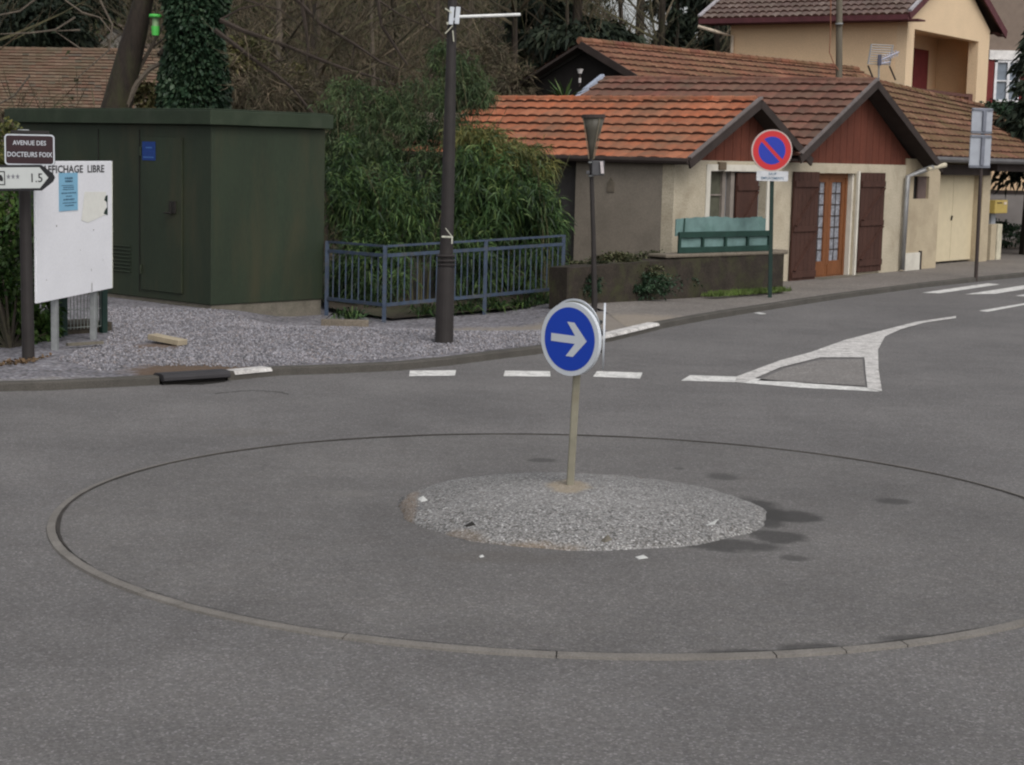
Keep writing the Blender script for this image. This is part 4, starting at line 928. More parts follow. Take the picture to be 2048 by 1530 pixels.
# annex to the right: small window, stepped wall, garage
wall_with_holes('annex_wall', 4.852, 6.55, -.1, 2.3, [(5.25, 6.0, 1.5, 1.95)], .0, .25, mWALL2, H)
b = MB(); b.span((5.22, .11, 1.5), (6.03, .13, 1.95)); sw = b.build('small_window', mVOID, H); b = MB(); b.span((5.6, .06, 1.5), (6.0, .09, 1.95)); b.build('pane', M('small_pane', (.14, .10, .09)), sw)
b = MB(); b.span((6.552, .45, -.1), (7.5, .6, 2.3)); b.build('annex_wall', mWALL2, H)
b = MB(); b.span((9.75, .35, -.1), (10.2, .9, 2.3)); b.span((7.5, .5, 2.02), (9.75, .6, 2.3)); b.build('annex_wall', mWALL2, H)
gd = MB(); gd.span((7.5, .56, .12), (8.6, .6, 2.0)); g1 = gd.build('garage_door', M('cream_garage_door', (.56, .48, .33), var=.06, grain=.08), H); gd = MB(); gd.span((8.615, .56, .12), (9.75, .6, 2.0)); gd.build('garage_door', M('cream_garage_door', (.56, .48, .33), var=.06, grain=.08), H)
b = MB(); b.tube([(8.55, .55, 1.0), (8.55, .53, 1.1)], .02, 6); b.build('handle', mVOID, g1)
b = MB(); b.span((7.35, .28, 1.98), (9.95, .48, 2.2)); b.build('shutter_box', mDKBRD, H)
b = MB(); b.span((4.95, -.04, .02), (5.65, -.001, .42)); b.build('wall_hatch', mTRIM, H)
b = MB(); b.span((5.66, -.05, .02), (5.72, -.001, .45)); b.build('hatch_edge', mDKBRD, H)
# right wing roof, hipped at the far end
EZ, RZ_ = 2.36, 3.92
def hipkeep(x, v): return x < 14.9-3.6*(v/3.2)
slope_roof(H, (8.7, 3.1, 4.11), (21.6, 3.1, 3.44), (5.62, .02, EZ), (21.6, .02, EZ), mTILE_M)
if 0: b.add([(5.7, .06, EZ-.03), (20.3, .06, EZ-.03), (16.9, 3.1, RZ_-.08), (3.4, 3.1, RZ_-.08), (5.7, .06, EZ-.07), (20.3, .06, EZ-.07), (16.9, 3.1, RZ_-.12), (3.4, 3.1, RZ_-.12)], [(0, 1, 2, 3), (7, 6, 5, 4), (0, 4, 5, 1), (1, 5, 6, 2), (2, 6, 7, 3), (3, 7, 4, 0)]); 
ridgecap(H, (8.75, 3.1, 4.1), (21.6, 3.1, 3.44), mTILE_M, .07)
b = MB(); b.tube([(5.7, -.05, EZ-.06), (20, -.05, EZ-.06)], .06, 8); b.build('gutter', M('dark_gutter', (.10, .095, .095), rough=.5), H)
b = MB(); b.span((9.9, .1, 2.08), (20, .28, 2.28)); b.build('carport_beam', mDKBRD, H)
for x in (13.2, 18.5): b = MB(); b.span((x-.09, .12, -.1), (x+.09, .28, 2.08)); b.build('carport_post', mDKBRD, H)
# rear higher roof with open dark gable at its left end
U0, UD, UZ, U1 = 3.5, 7.0, 4.6, 17.0
uo = slope_roof(H, (U0, UD, UZ), (U1, UD, UZ+.1), (U0, UD-2.3, UZ-1.15), (U1, UD-2.3, UZ-1.1), mTILE_U, th=.3)
slope_roof(H, (U0, UD, UZ), (U1, UD, UZ+.1), (U0, UD+3.5, UZ-1.8), (U1, UD+3.5, UZ-1.8), mTILE_U, th=.33)
b = MB(); b.prism([(UD-2.1, 1.5), (UD+3.2, 1.5), (UD+3.2, UZ-1.75), (UD, UZ-.12), (UD-2.1, UZ-1.15)], U0+.35, U0+.5, 'x'); b.build('rear_gable', M('dark_boards', (.014, .012, .011), var=.3), H)
b = MB(); b.beam((U0, UD, UZ-.05), (U0, UD-2.3, UZ-1.2), .04, .15); b.build('bargeboard', mDKBRD, H); b = MB(); b.beam((U0+.3, UD, UZ-.1), (U0+.3, UD+3.5, UZ-1.85), .04, .1); b.build('bargeboard', mVOID, H)
ridgecap(H, (U0, UD, UZ+.03), (U1, UD, UZ+.13), mTILE_U, .07)
# small fittings
b = MB(); q = Vector((0, 0, 0)); b.tube([(.0, 0, 0), (0, 0, .12)], [.05, .09], 10); b.tube([(0, 0, -.25), (0, 0, -.12)], .035, 8); b.tube([(0, 0, -.12), (0, 0, 0)], .012, 6)
o = b.build('floodlight', M('pale_fitting', (.5, .48, .47)), None); o.scale = (.75,)*3; o.location = at(1160, 147, 37.6); tag(o, 'small pale lamp fitting hanging before the dark rear gable', 'lamp')
b = MB(); b.tube([(0, 0, -.35), (0, 0, .15)], .02, 6); o_ = o; b.build('bracket_rod', mDKBRD, o_)
# plaque on grey wall
b = MB(); b.add([(0, -.02, 0), (.0, .0, .0)], []); 
b = MB(); b.span((-3.985, 1.13, 1.62), (-3.971, 1.27, 1.78)); b.prism([(1.15, 1.78), (1.25, 1.78), (1.2, 1.86)], -3.985, -3.971, 'x'); b.build('wall_ornament', mCOPE, H)

# aerial on the gable
AT = empty('tv_aerial', at(1755, 158, 37.0), 0, 'grid television aerial with side boom on the big gable ridge', 'aerial')
A0 = AT.location.copy()
def ap(x, y, dy=0): return at(x, y, 37.0+dy)-A0
b = MB(); b.tube([ap(1757, 172), ap(1758, 125)], .018, 8); b.build('mast', mGALV, AT)
b = MB()
for xx0, yy0, xx1, yy1 in ((1743, 88, 1736, 128), (1786, 90, 1779, 131)): b.tube([ap(xx0, yy0), ap(xx1, yy1)], .017, 6)
for k in range(9): b.tube([ap(1743-k*.85, 89+k*4.8), ap(1785.5-k*.8, 91+k*4.8)], .010, 5)
b.build('grid_reflector', mZINC, AT)
b = MB(); b.tube([ap(1736, 131), ap(1746, 156)], .018, 6); b.tube([ap(1779, 132), ap(1791, 160)], .018, 6); b.build('lower_arm', mDKBRD, AT)
b = MB(); b.tube([ap(1755, 123, -.1), ap(1798, 104, -.1)], .018, 6)
for k in range(8): xx = 1763+k*4.3; yy = 119.5-k*1.9; b.tube([ap(xx-2, yy-6, -.1), ap(xx+2, yy+6, -.1)], .011, 5)
b.tube([ap(1760, 128, -.1), ap(1780, 124, -.1)], .02, 6); b.build('boom', M('aerial_pale', (.38, .38, .45)), AT)
b = MB(); b.tube([ap(1728, 158), ap(1752, 159)], .025, 8); b.build('foot_tube', M('foot_white', (.6, .58, .5)), AT)
b = MB(); b.box(ap(1759, 120, -.12), (.07, .06, .22)); b.build('amplifier_box', M('amp_dark', (.08, .08, .11)), AT)

# ------------------------------------------------------------------ meter cabinet and yellow letter box
q = gp(1975, 532, .0)
q = Vector((HO.x+.5907*11.2-.807*.1, HO.y+.807*11.2+.59*.1, 0)); qy = q.y
MC_ = empty('meter_pillar', Vector((at(1975, 530, qy).x, qy, .08)), HA, 'pale concrete meter pillar beside the garage doors at the right', 'utility box'); mo = MC_.location.copy()
zt = at(1975, 448, qy).z-.08
b = MB(); b.span((-.18, -.12, -.1), (.12, .15, zt)); b.build('housing', mWALL2, MC_, bevel=.01)
b = MB(); b.span((.16, -.14, -.1), (.42, .12, zt)); b.build('side_slab', M('pale_slab', (.5, .46, .35)), MC_, bevel=.01)
b = MB(); b.span((.02, -.02, zt), (.28, .1, zt+.3)); b.build('grey_box', mGREYP, MC_)
yb = empty('letter_box', mo, HA, 'ochre yellow letter box mounted above the pale meter pillar', 'letter box')
b = MB(); b.span((-.3, -.22, zt+.25), (.45, -.03, zt+.55)); b.build('body', mYEL, yb, bevel=.015)
b = MB(); b.span((.2, -.232, zt+.45), (.36, -.222, zt+.51)); b.build('sticker', M('sticker', (.6, .5, .4)), yb)
b = MB(); b.span((-.2, -.23, zt+.48), (.08, -.221, zt+.5)); b.build('slot', mVOID, yb)

# ------------------------------------------------------------------ upper apricot house
yc = 50.0
A = at(1815, 60, yc); aH = R_(-33)
UH = empty('upper_house', (A.x, A.y, 0), aH, 'two storey apricot house with dark tile roof and recessed balcony above the cottage', 'house')
# local: -x runs along the long wall (to the left), +y runs along the gable end (to the right, away)
zE = at(1815, 26, yc).z; GW = 5.0; Lh = 5.35; zb_ = 1.0
px1 = 4.35; apx = GW/2; 
b = MB(); b.span((-Lh, 0, zb_), (-.3, .25, zE)); b.span((-Lh, .25, zb_), (-Lh+.25, GW, zE)); b.build('long_wall', mHOUSE, UH)
def ul(px, py, ox=0.0):      # local (y, z) on the gable plane x=0
    n_ = Vector((math.cos(aH), math.sin(aH), 0)); d = ray(px, py); t = (Vector((A.x, A.y, 0))+n_*ox-Vector((0, 0, EYE))).dot(n_)/d.dot(n_); P = Vector((0, 0, EYE))+d*t-Vector((A.x, A.y, 0))
    return P.dot(Vector((-math.sin(aH), math.cos(aH), 0))), P.z
(yo0, zo1), (yo1, zo1b), (_, zo0) = ul(1829, 68), ul(1958, 74), ul(1900, 207)
(yw1, _) = ul(1978, 100); (yg, zg) = ul(2022, 66); zo1 = (zo1+zo1b)/2
GW = yw1; apx = GW/2; apz = zE+1.75
b = MB(); b.span((-.3, 0, zb_), (0, yo0, zE)); b.span((-.3, yo1, zb_), (0, GW, zE)); b.span((-.3, yo0, zo1), (0, yo1, zE)); b.span((-.3, yo0, zb_), (0, yo1, zo0-.3))
b.prism([(0, zE), (GW, zE), (apx, apz)], -.3, 0, 'x'); b.build('gable_wall', mHOUSEL, UH)
b = MB(); b.span((-1.7, .26, zb_), (-1.6, GW-.02, zE)); b.span((-1.6, .26, zb_), (-.302, .3, zE)); b.span((-1.6, GW-.1, zb_), (-.302, GW-.02, zE)); b.span((-1.6, .3, zo1+.15), (-.302, GW-.1, zo1+.2)); b.build('balcony_wall', mHOUSE, UH)
b = MB(); ya_ = ul(1830, 100, -1.54)[0]; yb_ = ul(1858, 100, -1.54)[0]; b.span((-1.598, ya_, zo0-.3), (-1.54, yb_, zo1-.25)); b.build('shutter', mREDSH, UH)
b = MB(); b.span((-.25, yo0, zo0-.29), (-.05, yo0+.0+(yo1-yo0)*.25, zo0+.3))
b = MB(); b.span((-.2, yo0+.05, zo0+.25), (-.1, yo1, zo0+.34)); b.span((-.2, yo0+.05, zo0-.28), (-.1, yo1, zo0-.2))
k = 12
for i in range(k+1): yy = yo0+.05+(yo1-yo0-.1)*i/k; b.span((-.17, yy-.03, zo0-.2), (-.13, yy+.03, zo0+.25))
b.span((-.2, yo1-.35, zo0-.28), (-.09, yo1, zo0+.36)); b.build('balustrade', M('balustrade_brown', (.11, .05, .04)), UH)
def sl_(y): return apz-(apz-zE)*abs(y-apx)/apx
ovh = .55
slope_roof(UH, (-Lh-.75, apx, apz+.12), (.25, apx, apz+.12), (-Lh-.75, -ovh, zE-.08), (.25, -ovh, zE-.08), mTILE_D, tw=.22, th=.36, amp=.055, step=.03)
slope_roof(UH, (-Lh-.75, apx, apz+.12), (.25, apx, apz+.12), (-Lh-.75, GW+ovh+.2, zE-.0), (.25, GW+ovh+.2, zE-.0), mTILE_D, tw=.22, th=.36, amp=.055, step=.03)
b = MB(); b.beam((.26, apx, apz+.02), (.26, -ovh-.02, zE-.13), .05, .2); b.beam((.26, apx, apz+.02), (.26, GW+ovh+.2, zE-.08), .05, .24); b.span((-Lh-.75, -ovh-.04, zE-.22), (.23, -ovh-.0, zE-.08)); b.build('fascia', mMAROON, UH)
b = MB(); b.span((-Lh-.65, -ovh, zE-.24), (.5, -.01, zE-.20)); b.add([(.01, GW, zE-.05), (.24, GW, zE-.05), (.24, GW+ovh+.2, zE-.14), (.01, GW+ovh+.2, zE-.14)], [(0, 1, 2, 3)]); b.build('soffit', mMAROON, UH)
b = MB(); b.beam((.26, apx, apz+.2), (.26, -ovh-.02, zE+.02), .09, .06); b.build('verge', M('verge_pale', (.36, .34, .36)), UH); b = MB(); b.beam((-Lh-.75, apx, apz+.2), (-Lh-.75, -ovh-.02, zE-.0), .09, .06); b.build('verge', M('verge_pale', (.36, .34, .36)), UH)
b = MB(); b.tube([(-Lh-.755, -ovh-.03, zE-.3), (-Lh-.2, -ovh, zE-.45), (-Lh+.1, -.08, zE-.55), (-Lh+.1, -.08, 1)], .05, 8); b.build('drainpipe', M('cream_pipe2', (.5, .42, .33)), UH)
# utility pole with cable, aerial stay
up0 = at(1678, 150, 46.0)
UPo = empty('utility_pole', (up0.x, 46.0, 0), 0, 'weathered grey utility pole rising behind the cottage ridge', 'utility pole')
b = MB(); b.tube([(0, 0, 0), (0, 0, up0.z), at(1679, -60, 46)-Vector((up0.x, 46, 0))], [.11, .085, .075], 12); b.build('post', M('pole_grey', (.12, .105, .08), var=.3, scale=3, stretch=(1, 1, .2)), UPo)
b = MB(); b.tube([at(1678, 46, 45.9)-Vector((up0.x, 46, 0)), at(1678, 49, 45.9)-Vector((up0.x, 46, 0))], .1, 12); b.build('band', mGALV, UPo)
b = MB(); b.tube([at(x, y, 45.9)-Vector((up0.x, 46, 0)) for x, y in ((1662, -40), (1661, 60), (1659, 105), (1668, 128), (1677, 140))], .014, 6); b.build('cable', M('copper_cable', (.22, .10, .06)), UPo)
# red shuttered house far right
Yr = 60.0; a_ = at(1960, 230, Yr); b_ = at(2090, 0, Yr)
RH = empty('shuttered_house', (a_.x, Yr, 0), 0, 'taupe house with white window and red shutters at the far right edge', 'house')
def rl(x, y, dy=0): return at(x, y, Yr+dy)-Vector((a_.x, Yr, 0))
b = MB(); b.span((-.6, 0, 0), (6, 4, at(2000, -60, Yr).z)); b.build('wall', M('taupe_render', (.20, .155, .125), var=.12), RH)
b = MB(); p0, p1 = rl(1977, 119), rl(2042, 102); b.span((p0.x, -.12, p0.z), (p1.x, .02, p1.z)); wn = b.build('window', M('white_lintel', (.72, .70, .68)), RH)
p0, p1 = rl(1985, 203), rl(2040, 120)
b = MB()
for (x0_, x1_, z0_, z1_) in ((0, .10, 0, 1), (.9, 1, 0, 1), (0, 1, 0, .05), (0, 1, .93, 1), (.5, .6, 0, 1), (.1, .9, .48, .51)):
    wq, hq = p1.x-p0.x, p1.z-p0.z; b.span((p0.x+x0_*wq, -.08-.01*x0_, p0.z+z0_*hq), (p0.x+x1_*wq, -.02, p0.z+z1_*hq))
b.build('window_frame', M('white_frame', (.7, .7, .72)), wn)
b = MB(); b.span((p0.x+.02, -.018, p0.z+.02), (p1.x-.02, -.004, p1.z-.02)); b.build('pane', mCUR2, wn)
for xx in (p0.x-.42, p1.x+.03): b = MB(); b.span((xx, -.06, p0.z-.05), (xx+.4, -.01, p1.z)); b.build('shutter', mREDSH, wn)
b = MB(); b.span((p0.x-.05, -.1, p0.z-.6), (p0.x+.3, -.01, p0.z-.1)); b.build('brick_patch', M('brick_red', (.2, .07, .045)), RH)
# wall beyond the carport
p = at(2000, 350, 52)
GWl = empty('garden_wall', (p.x-6.5, 52, 0), .15, 'grey and cream garden wall seen beneath the carport roof', 'wall')
b = MB(); b.span((0, 0, -.1), (16, .2, 1.45)); b.build('lower_wall', M('grey_lower', (.25, .23, .22), var=.2, scale=1), GWl); b = MB(); b.span((0, .02, 1.452), (16, .18, 2.6)); b.build('upper_wall', mHOUSE, GWl)
b = MB(); b.span((0, -.03, 1.4), (16, -.001, 1.5)); b.build('ledge', mDKBRD, GWl)

# ------------------------------------------------------------------ old tiled roof and pale gable behind the cabin
OB = empty('tiled_outbuilding', (0, 0, 0), 0, 'old building with weathered flat tile roof behind the green cabin', 'building')
e0, e1 = at(-60, 222, 47), at(345, 222, 47); rA, rB = at(-60, 98, 49.6), at(345, 103, 49.6); e0.z = e1.z = min(e0.z, e1.z)
slope_roof(OB, rA, rB, e0, e1, mTILE_L, tw=.17, th=.155, amp=.004, step=.03, keep=None)
ridgecap(OB, rA, rB, mTILE_L, .07)
b = MB(); b.span((e0.x+.2, 47.6, -.1), (e1.x-.2, 47.8, e0.z+.1)); b.span((e0.x+.2, 51.5, -.1), (e1.x-.2, 51.7, e0.z)); b.span((e0.x+.2, 47.8, 0), (e0.x+.4, 51.5, e0.z)); b.build('wall', mGREYW, OB)
b = MB(); Lx = [(49.5, rA.z-.1), (52.2, e0.z)]; b.add([(rA.x, 49.6, rA.z), (rB.x, 49.6, rB.z), (rB.x, 52.3, e0.z), (rA.x, 52.3, e0.z)], [(0, 1, 2, 3)]); b.build('rear_slope', mTILE_L, OB)
PG = empty('pale_gable_house', (0, 0, 0), 0, 'distant pale gable showing between bare branches above the old tiled roof', 'house')
g0, g1, g2 = at(165, 125, 62), at(232, 52, 62), at(330, 125, 62)
b = MB(); b.add([(g0.x, 62, 0), (g2.x, 62, 0), g2, g1, g0, (g0.x, 66, 0), (g2.x, 66, 0), g2+Vector((0, 4, 0)), g1+Vector((0, 4, 0)), g0+Vector((0, 4, 0))], [(0, 1, 2, 3, 4), (9, 8, 7, 6, 5), (0, 5, 6, 1), (1, 6, 7, 2), (4, 9, 5, 0)]); b.build('wall', M('pale_render', (.33, .31, .28), var=.15), PG)
b = MB(); b.add([g0+Vector((-.2, -.3, -.1)), g1+Vector((0, -.3, .12)), g1+Vector((0, 4.2, .12)), g0+Vector((-.2, 4.2, -.1)), g2+Vector((.2, -.3, -.1)), g2+Vector((.2, 4.2, -.1))], [(0, 1, 2, 3), (1, 4, 5, 2)]); b.build('roof', mTILE_D, PG)

# ------------------------------------------------------------------ vegetation
def leaves(name, P, D, L, W, mat, parent=None, droop=.25, mi=None):
    """lens shaped leaves at points P pointing along D"""
    n = len(P); D = D/np.linalg.norm(D, axis=1, keepdims=True)
    Rr = rng.normal(size=(n, 3)); S_ = np.cross(D, Rr); S_ /= np.linalg.norm(S_, axis=1, keepdims=True)+1e-9
    L = L*(.6+.8*rng.random(n))[:, None]; W = W*(.7+.6*rng.random(n))[:, None]
    mid = P+D*L*.45; mid[:, 2] += 0; tip = P+D*L; tip[:, 2] -= L[:, 0]*droop
    V = np.stack([P, mid+S_*W/2, tip, mid-S_*W/2], 1).reshape(-1, 3)
    Fq = np.arange(4*n).reshape(-1, 4)
    return npmesh(name, V, Fq, mat, parent, mi)
def cloud(n, blobs, shell=.55):
    """points in ellipsoids [(c, (rx,ry,rz), weight)], gathered in sub clumps"""
    ws = np.array([bb[2] for bb in blobs], float); ws /= ws.sum(); out = []; dirs = []
    for (c, r, _), w_ in zip(blobs, ws):
        k = max(4, int(n*w_)); nc = max(6, k//70)
        cd_ = rng.normal(size=(nc, 3)); cd_ /= np.linalg.norm(cd_, axis=1, keepdims=True); cr = shell+(1-shell)*rng.random((nc, 1)); cc = cd_*cr
        idx = rng.integers(0, nc, k); p = cc[idx]+rng.normal(size=(k, 3))*.16
        out.append(np.array(c)+p*np.array(r)); dirs.append(p+rng.normal(size=(k, 3))*.7)
    return np.concatenate(out), np.concatenate(dirs)
def blob(px, py, Y, rx, rz, w=1, ry=None): # pixel radii
    s = F_PX/Y; return (tuple(at(px, py, Y)), (rx/s, (ry or rx)/s, rz/s), w)
def local(obs, loc): pass

def culms(parent, n, cx, cy, spread, h, lean=.25):
    b = MB()
    for i in range(n):
        x = cx+random.uniform(-spread, spread); y = cy+random.uniform(-.3, .3); hh = h*random.uniform(.7, 1.05); lx = random.uniform(-lean, lean)*hh; ly = random.uniform(-.35, .1)*hh*.5
        pts = [(x+lx*t*t, y+ly*t*t, hh*(t-.12*t*t)) for t in (0, .25, .5, .75, 1)]; b.tube(pts, [.014, .013, .011, .008, .004], 5, cap=False)
    return b.build('culms', mCULM, parent)
def bamboo(name, label, blobs, n, mat, cx, cy, spread, h, L=.15, W=.017, droop=.35, nc=16):
    o = empty(name, (0, 0, 0), 0, label, 'bamboo', 'bamboo behind the blue railing')
    culms(o, nc, cx, cy, spread, h); P, D = cloud(n, blobs); 
    # drooping sprays: gather fives
    P = np.repeat(P[::3], 3, 0)[:len(P)]+rng.normal(size=(len(P), 3))*.015; D = D[:len(P)]; D[:, 2] -= .25+.5*rng.random(len(P))
    leaves('foliage', P, D, L, W, mat, o, droop); return o
bamboo('bamboo', 'dark green bamboo clump directly right of the green cabin', [blob(700, 400, 26.5, 55, 60, .9), blob(745, 540, 26.1, 75, 85, .9), blob(690, 320, 27.3, 30, 50, .3), blob(800, 420, 26.6, 75, 90, 1.2), blob(700, 560, 26.3, 45, 60, .6)], 19000, mBAM, -1.85, 26.6, .7, 2.2)
bamboo('bamboo', 'glossy mid green bamboo with drooping leaves between lamp pole and street lamp', [blob(960, 390, 27.3, 80, 100, 1.3), blob(1035, 400, 27.7, 75, 85, 1.3), blob(1040, 530, 27.9, 80, 60, .8), blob(930, 520, 26.9, 60, 80, .8), blob(1090, 440, 27.9, 40, 60, .5), blob(1000, 300, 28.2, 70, 40, .3)], 24000, mBAM, -.35, 27.5, .9, 2.3, L=.18, W=.019)
bamboo('bamboo', 'yellow green bamboo top arching in front of the orange roof edge', [blob(985, 300, 27.6, 60, 45, 1), blob(1055, 330, 27.9, 50, 40, .8), blob(940, 290, 27.5, 50, 50, .7)], 6500, mBAMY, -.2, 28.0, .6, 2.7, L=.17)
bamboo('feathery_bamboo', 'tall feathery pale bamboo rising behind the lamp pole', [blob(860, 215, 28.5, 85, 75, 1.2), blob(930, 175, 28.7, 50, 70, .7), blob(790, 270, 28.3, 70, 60, .8), blob(890, 300, 28.2, 90, 60, .9), blob(955, 185, 28.5, 35, 25, .2), blob(900, 120, 28.6, 45, 35, .35)], 13000, mBAML, -1.2, 28.4, .8, 4.0, L=.13, W=.014)
bamboo('feathery_bamboo', 'grey green feathery shrub above the right end of the cabin roof', [blob(700, 215, 29, 60, 60, .8), blob(770, 215, 29, 50, 50, .6), blob(700, 275, 29, 60, 50, .8), blob(690, 330, 28, 50, 50, .8), blob(740, 310, 28.2, 50, 50, .6)], 7500, mBAML, -2.5, 28.6, .6, 3.2, nc=12, L=.11, W=.018)
# strap leaved plants at the fence foot
for i, (px, py) in enumerate(((700, 628), (850, 632), (935, 628), (990, 612), (1045, 606), (1090, 602))):
    p = at(px, py-10, f1.y+(f3.y-f1.y)*max(-.15, (px-768)/356)+.15); p.z = -.06; n_ = 90; a = rng.random(n_)*6.28; el = rng.uniform(.35, 1.3, n_); D = np.stack([np.cos(a)*np.cos(el), np.sin(a)*np.cos(el), np.sin(el)], 1)
    o = leaves('strap_leaf_plant', np.zeros((n_, 3))+rng.normal(size=(n_, 3))*[.08, .05, .01], D, .33, .022, mBAM, None, .6)
    o.location = p; tag(o, 'dark strap leaved plant growing at the foot of the blue railing', 'plant', 'strap leaved plants under the railing')
# dark earth under bamboo
b = MB(); b.add([(-1.65, 24.4, -.062), (.75, 27.25, -.03), (.9, 31, .3), (-4, 31, .3), (-2.6, 25.4, -.03)], [(0, 1, 2, 3, 4)]); o = b.build('bamboo_bed_ground', mSOIL); tag(o, kind='structure')
# left shrub / hedge
def shrub(name, label, cat, blobs, n, mat, L=.08, W=.05, group=None, stems=None, droop=.3):
    o = empty(name, (0, 0, 0), 0, label, cat, group); P, D = cloud(n, blobs, .6); k = P[:, 2] > .06; leaves('foliage', P[k], D[k], L, W, mat, o, droop)
    if stems:
        b = MB(); c0 = Vector(stems)
        for bb in blobs:
            for j in range(4):
                e = Vector(bb[0])+Vector(np.array(bb[1])*rng.normal(size=3)*.4); mid = c0.lerp(e, .5)+Vector((random.uniform(-.1, .1), random.uniform(-.1, .1), 0)); b.tube([c0, mid, e], [.02, .014, .006], 5, cap=False)
        b.build('stems', mBARK, o)
    return o
pL = gp(20, 700, .05)
shrub('laurel_shrub', 'broad leaved green shrub around the dark sign pole at the left edge', 'shrub', [blob(15, 470, 19.6, 55, 100, 1), blob(10, 600, 19.3, 60, 100, 1.2), blob(75, 630, 19.55, 32, 65, .7), blob(-60, 500, 19.5, 70, 180, 1), blob(30, 680, 19.2, 60, 35, .8), blob(70, 665, 19.4, 45, 45, .7), blob(-10, 640, 19.2, 60, 70, .7)], 11000, mSHRUB, .085, .05, stems=pL)
shrub('young_shrub', 'yellow green shrub top left of the street name sign', 'shrub', [blob(5, 285, 20.2, 38, 45, 1), blob(-40, 330, 20, 50, 70, 1)], 2200, mBAMY, .06, .035, stems=gp(-30, 690, .05))
# dry leaves at its foot
q = inpoly([gp(20, 715, .1), gp(90, 712, .1), gp(100, 705, .1), gp(60, 722, .1), gp(-20, 728, .1)], 160)
o = leaves('leaf_litter', np.column_stack([q, np.full(len(q), KH+.006)]), rng.normal(size=(160, 3))*[1, 1, .15], .045, .03, mDRY, None, 0); tag(o, 'brown dead leaves on the pavement below the left shrub', 'leaf litter', kind='stuff')
# ivy on the low wall and grass at its foot
shrub('wall_ivy', 'grey green trailing plants on top of the low dark wall', 'plant', [blob(1235, 526, 27.0, 48, 17, 1, 22), blob(1300, 521, 27.6, 50, 14, 1, 22), blob(1180, 540, 26.5, 42, 18, .6, 18), blob(1250, 545, 26.85, 70, 18, .6, 12), blob(1350, 520, 27.9, 20, 8, .15, 18)], 7500, mWIVY, .055, .03)
shrub('wall_moss', 'dark creeper spilling over the front of the low wall', 'plant', [blob(1250, 568, 26.75, 110, 24, 1, 10), blob(1165, 570, 26.05, 35, 28, .6, 12), blob(1340, 560, 27.6, 60, 18, .4, 10)], 4200, mIVY, .05, .03)
n_ = 2600; t_ = rng.random(n_); x = t_*(gp(1565, 583, .1).x-gp(1420, 592, .1).x)+gp(1420, 592, .1).x; 
g0_, g1_ = gp(1420, 594, .1), gp(1568, 583, .1); P = np.array(g0_)[None]*(1-t_[:, None])+np.array(g1_)[None]*t_[:, None]; P[:, :2] += rng.normal(size=(n_, 2))*.06
D = rng.normal(size=(n_, 3))*[.4, .4, .2]+[0, 0, 1]; o = leaves('grass', P, D, .09, .012, mGRASS, None, .1); tag(o, 'strip of green grass at the foot of the low wall', 'grass', kind='stuff')

# ---- trees
def limb(b, p, d, L, r, depth, rnd, nseg=4, n=6, spread=.7, up=.15, kids=(3, 5)):
    pts = [Vector(p)]; rad = [r]; d = Vector(d).normalized(); starts = []
    for i in range(nseg):
        d = (d+Vector((rnd.uniform(-.18, .18), rnd.uniform(-.18, .18), rnd.uniform(-.08, .18)+up*.2))).normalized(); pts.append(pts[-1]+d*L/nseg); rad.append(r*(1-.75*(i+1)/nseg)); starts.append((pts[-1], d.copy(), rad[-1]))
    b.tube(pts, rad, n, cap=False)
    if depth <= 0: return
    for k in range(rnd.randint(*kids)):
        s, dd_, rr_ = starts[rnd.randint(0, nseg-1)] if k else starts[-1]
        q = dd_+Vector((rnd.uniform(-1, 1), rnd.uniform(-1, 1), rnd.uniform(-.5, .9)))*spread
        limb(b, s, q, L*rnd.uniform(.5, .75), max(rr_*.7, .006), depth-1, rnd, 3, max(3, n-2), spread, up, kids)
def bare_tree_proto(seed, h, r, depth=4, mat=mBARK2):
    rnd = random.Random(seed); t = empty('bare_tree', (0, 0, 0), 0)
    b = MB(); pts = [Vector((0, 0, -.5))]; x = y = 0
    for i in range(6): x += rnd.uniform(-.15, .15); y += rnd.uniform(-.15, .15); pts.append(Vector((x, y, h*(i+1)/6)))
    rad = [r*(1-.12*i) for i in range(7)]; b.tube(pts, rad, 8); b.build('trunk', mat, t)
    b = MB()
    for k in range(16):
        u = rnd.uniform(.12, 1); i = int(u*5.99); s = pts[i].lerp(pts[i+1], u*6-i) if i < 6 else pts[-1]; a = rnd.uniform(0, 6.28)
        limb(b, s, (math.cos(a), math.sin(a), rnd.uniform(.1, .9)), h*rnd.uniform(.22, .42), r*.3, 3, rnd, 4, 4, .75, kids=(3, 4))
    b.build('branches', mTWIG, t); return t
def copy_tree(t):
    c = t.copy(); col.objects.link(c)
    for ch in t.children: d = ch.copy(); col.objects.link(d); d.parent = c
    return c
protos = [bare_tree_proto(3, 9, .15, mat=mBARK2), bare_tree_proto(11, 10, .11, mat=mBARK3), bare_tree_proto(23, 8, .18, mat=mBARK)]
spots = [(470, 40), (560, 44), (650, 40), (640, 52), (740, 46), (790, 57), (860, 50), (930, 58), (1010, 48), (1090, 66), (560, 62), (1300, 60), (1370, 72), (1240, 74), (1430, 58), (120, 58), (40, 66), (280, 64), (700, 68), (1130, 54), (-20, 50), (1330, 82), (1000, 76), (880, 72)]
used = set()
KINDS = ['brown bare tree in the wood behind the cabin and cottage', 'slim pale barked bare tree in the wood behind the cabin and cottage', 'dark mossy bare tree in the wood behind the cabin and cottage']
for i, (px, Y) in enumerate(spots):
    k = i % 3; t = protos[k] if k not in used else copy_tree(protos[k]); used.add(k)
    p = at(px, 200, Y); t.location = (p.x, Y, hill(p.x, Y)); t.rotation_euler = (0, 0, i*1.7); s = .85+.3*random.random(); t.scale = (s, s, s)
    tag(t, KINDS[k], 'tree', 'bare trees in the wood')
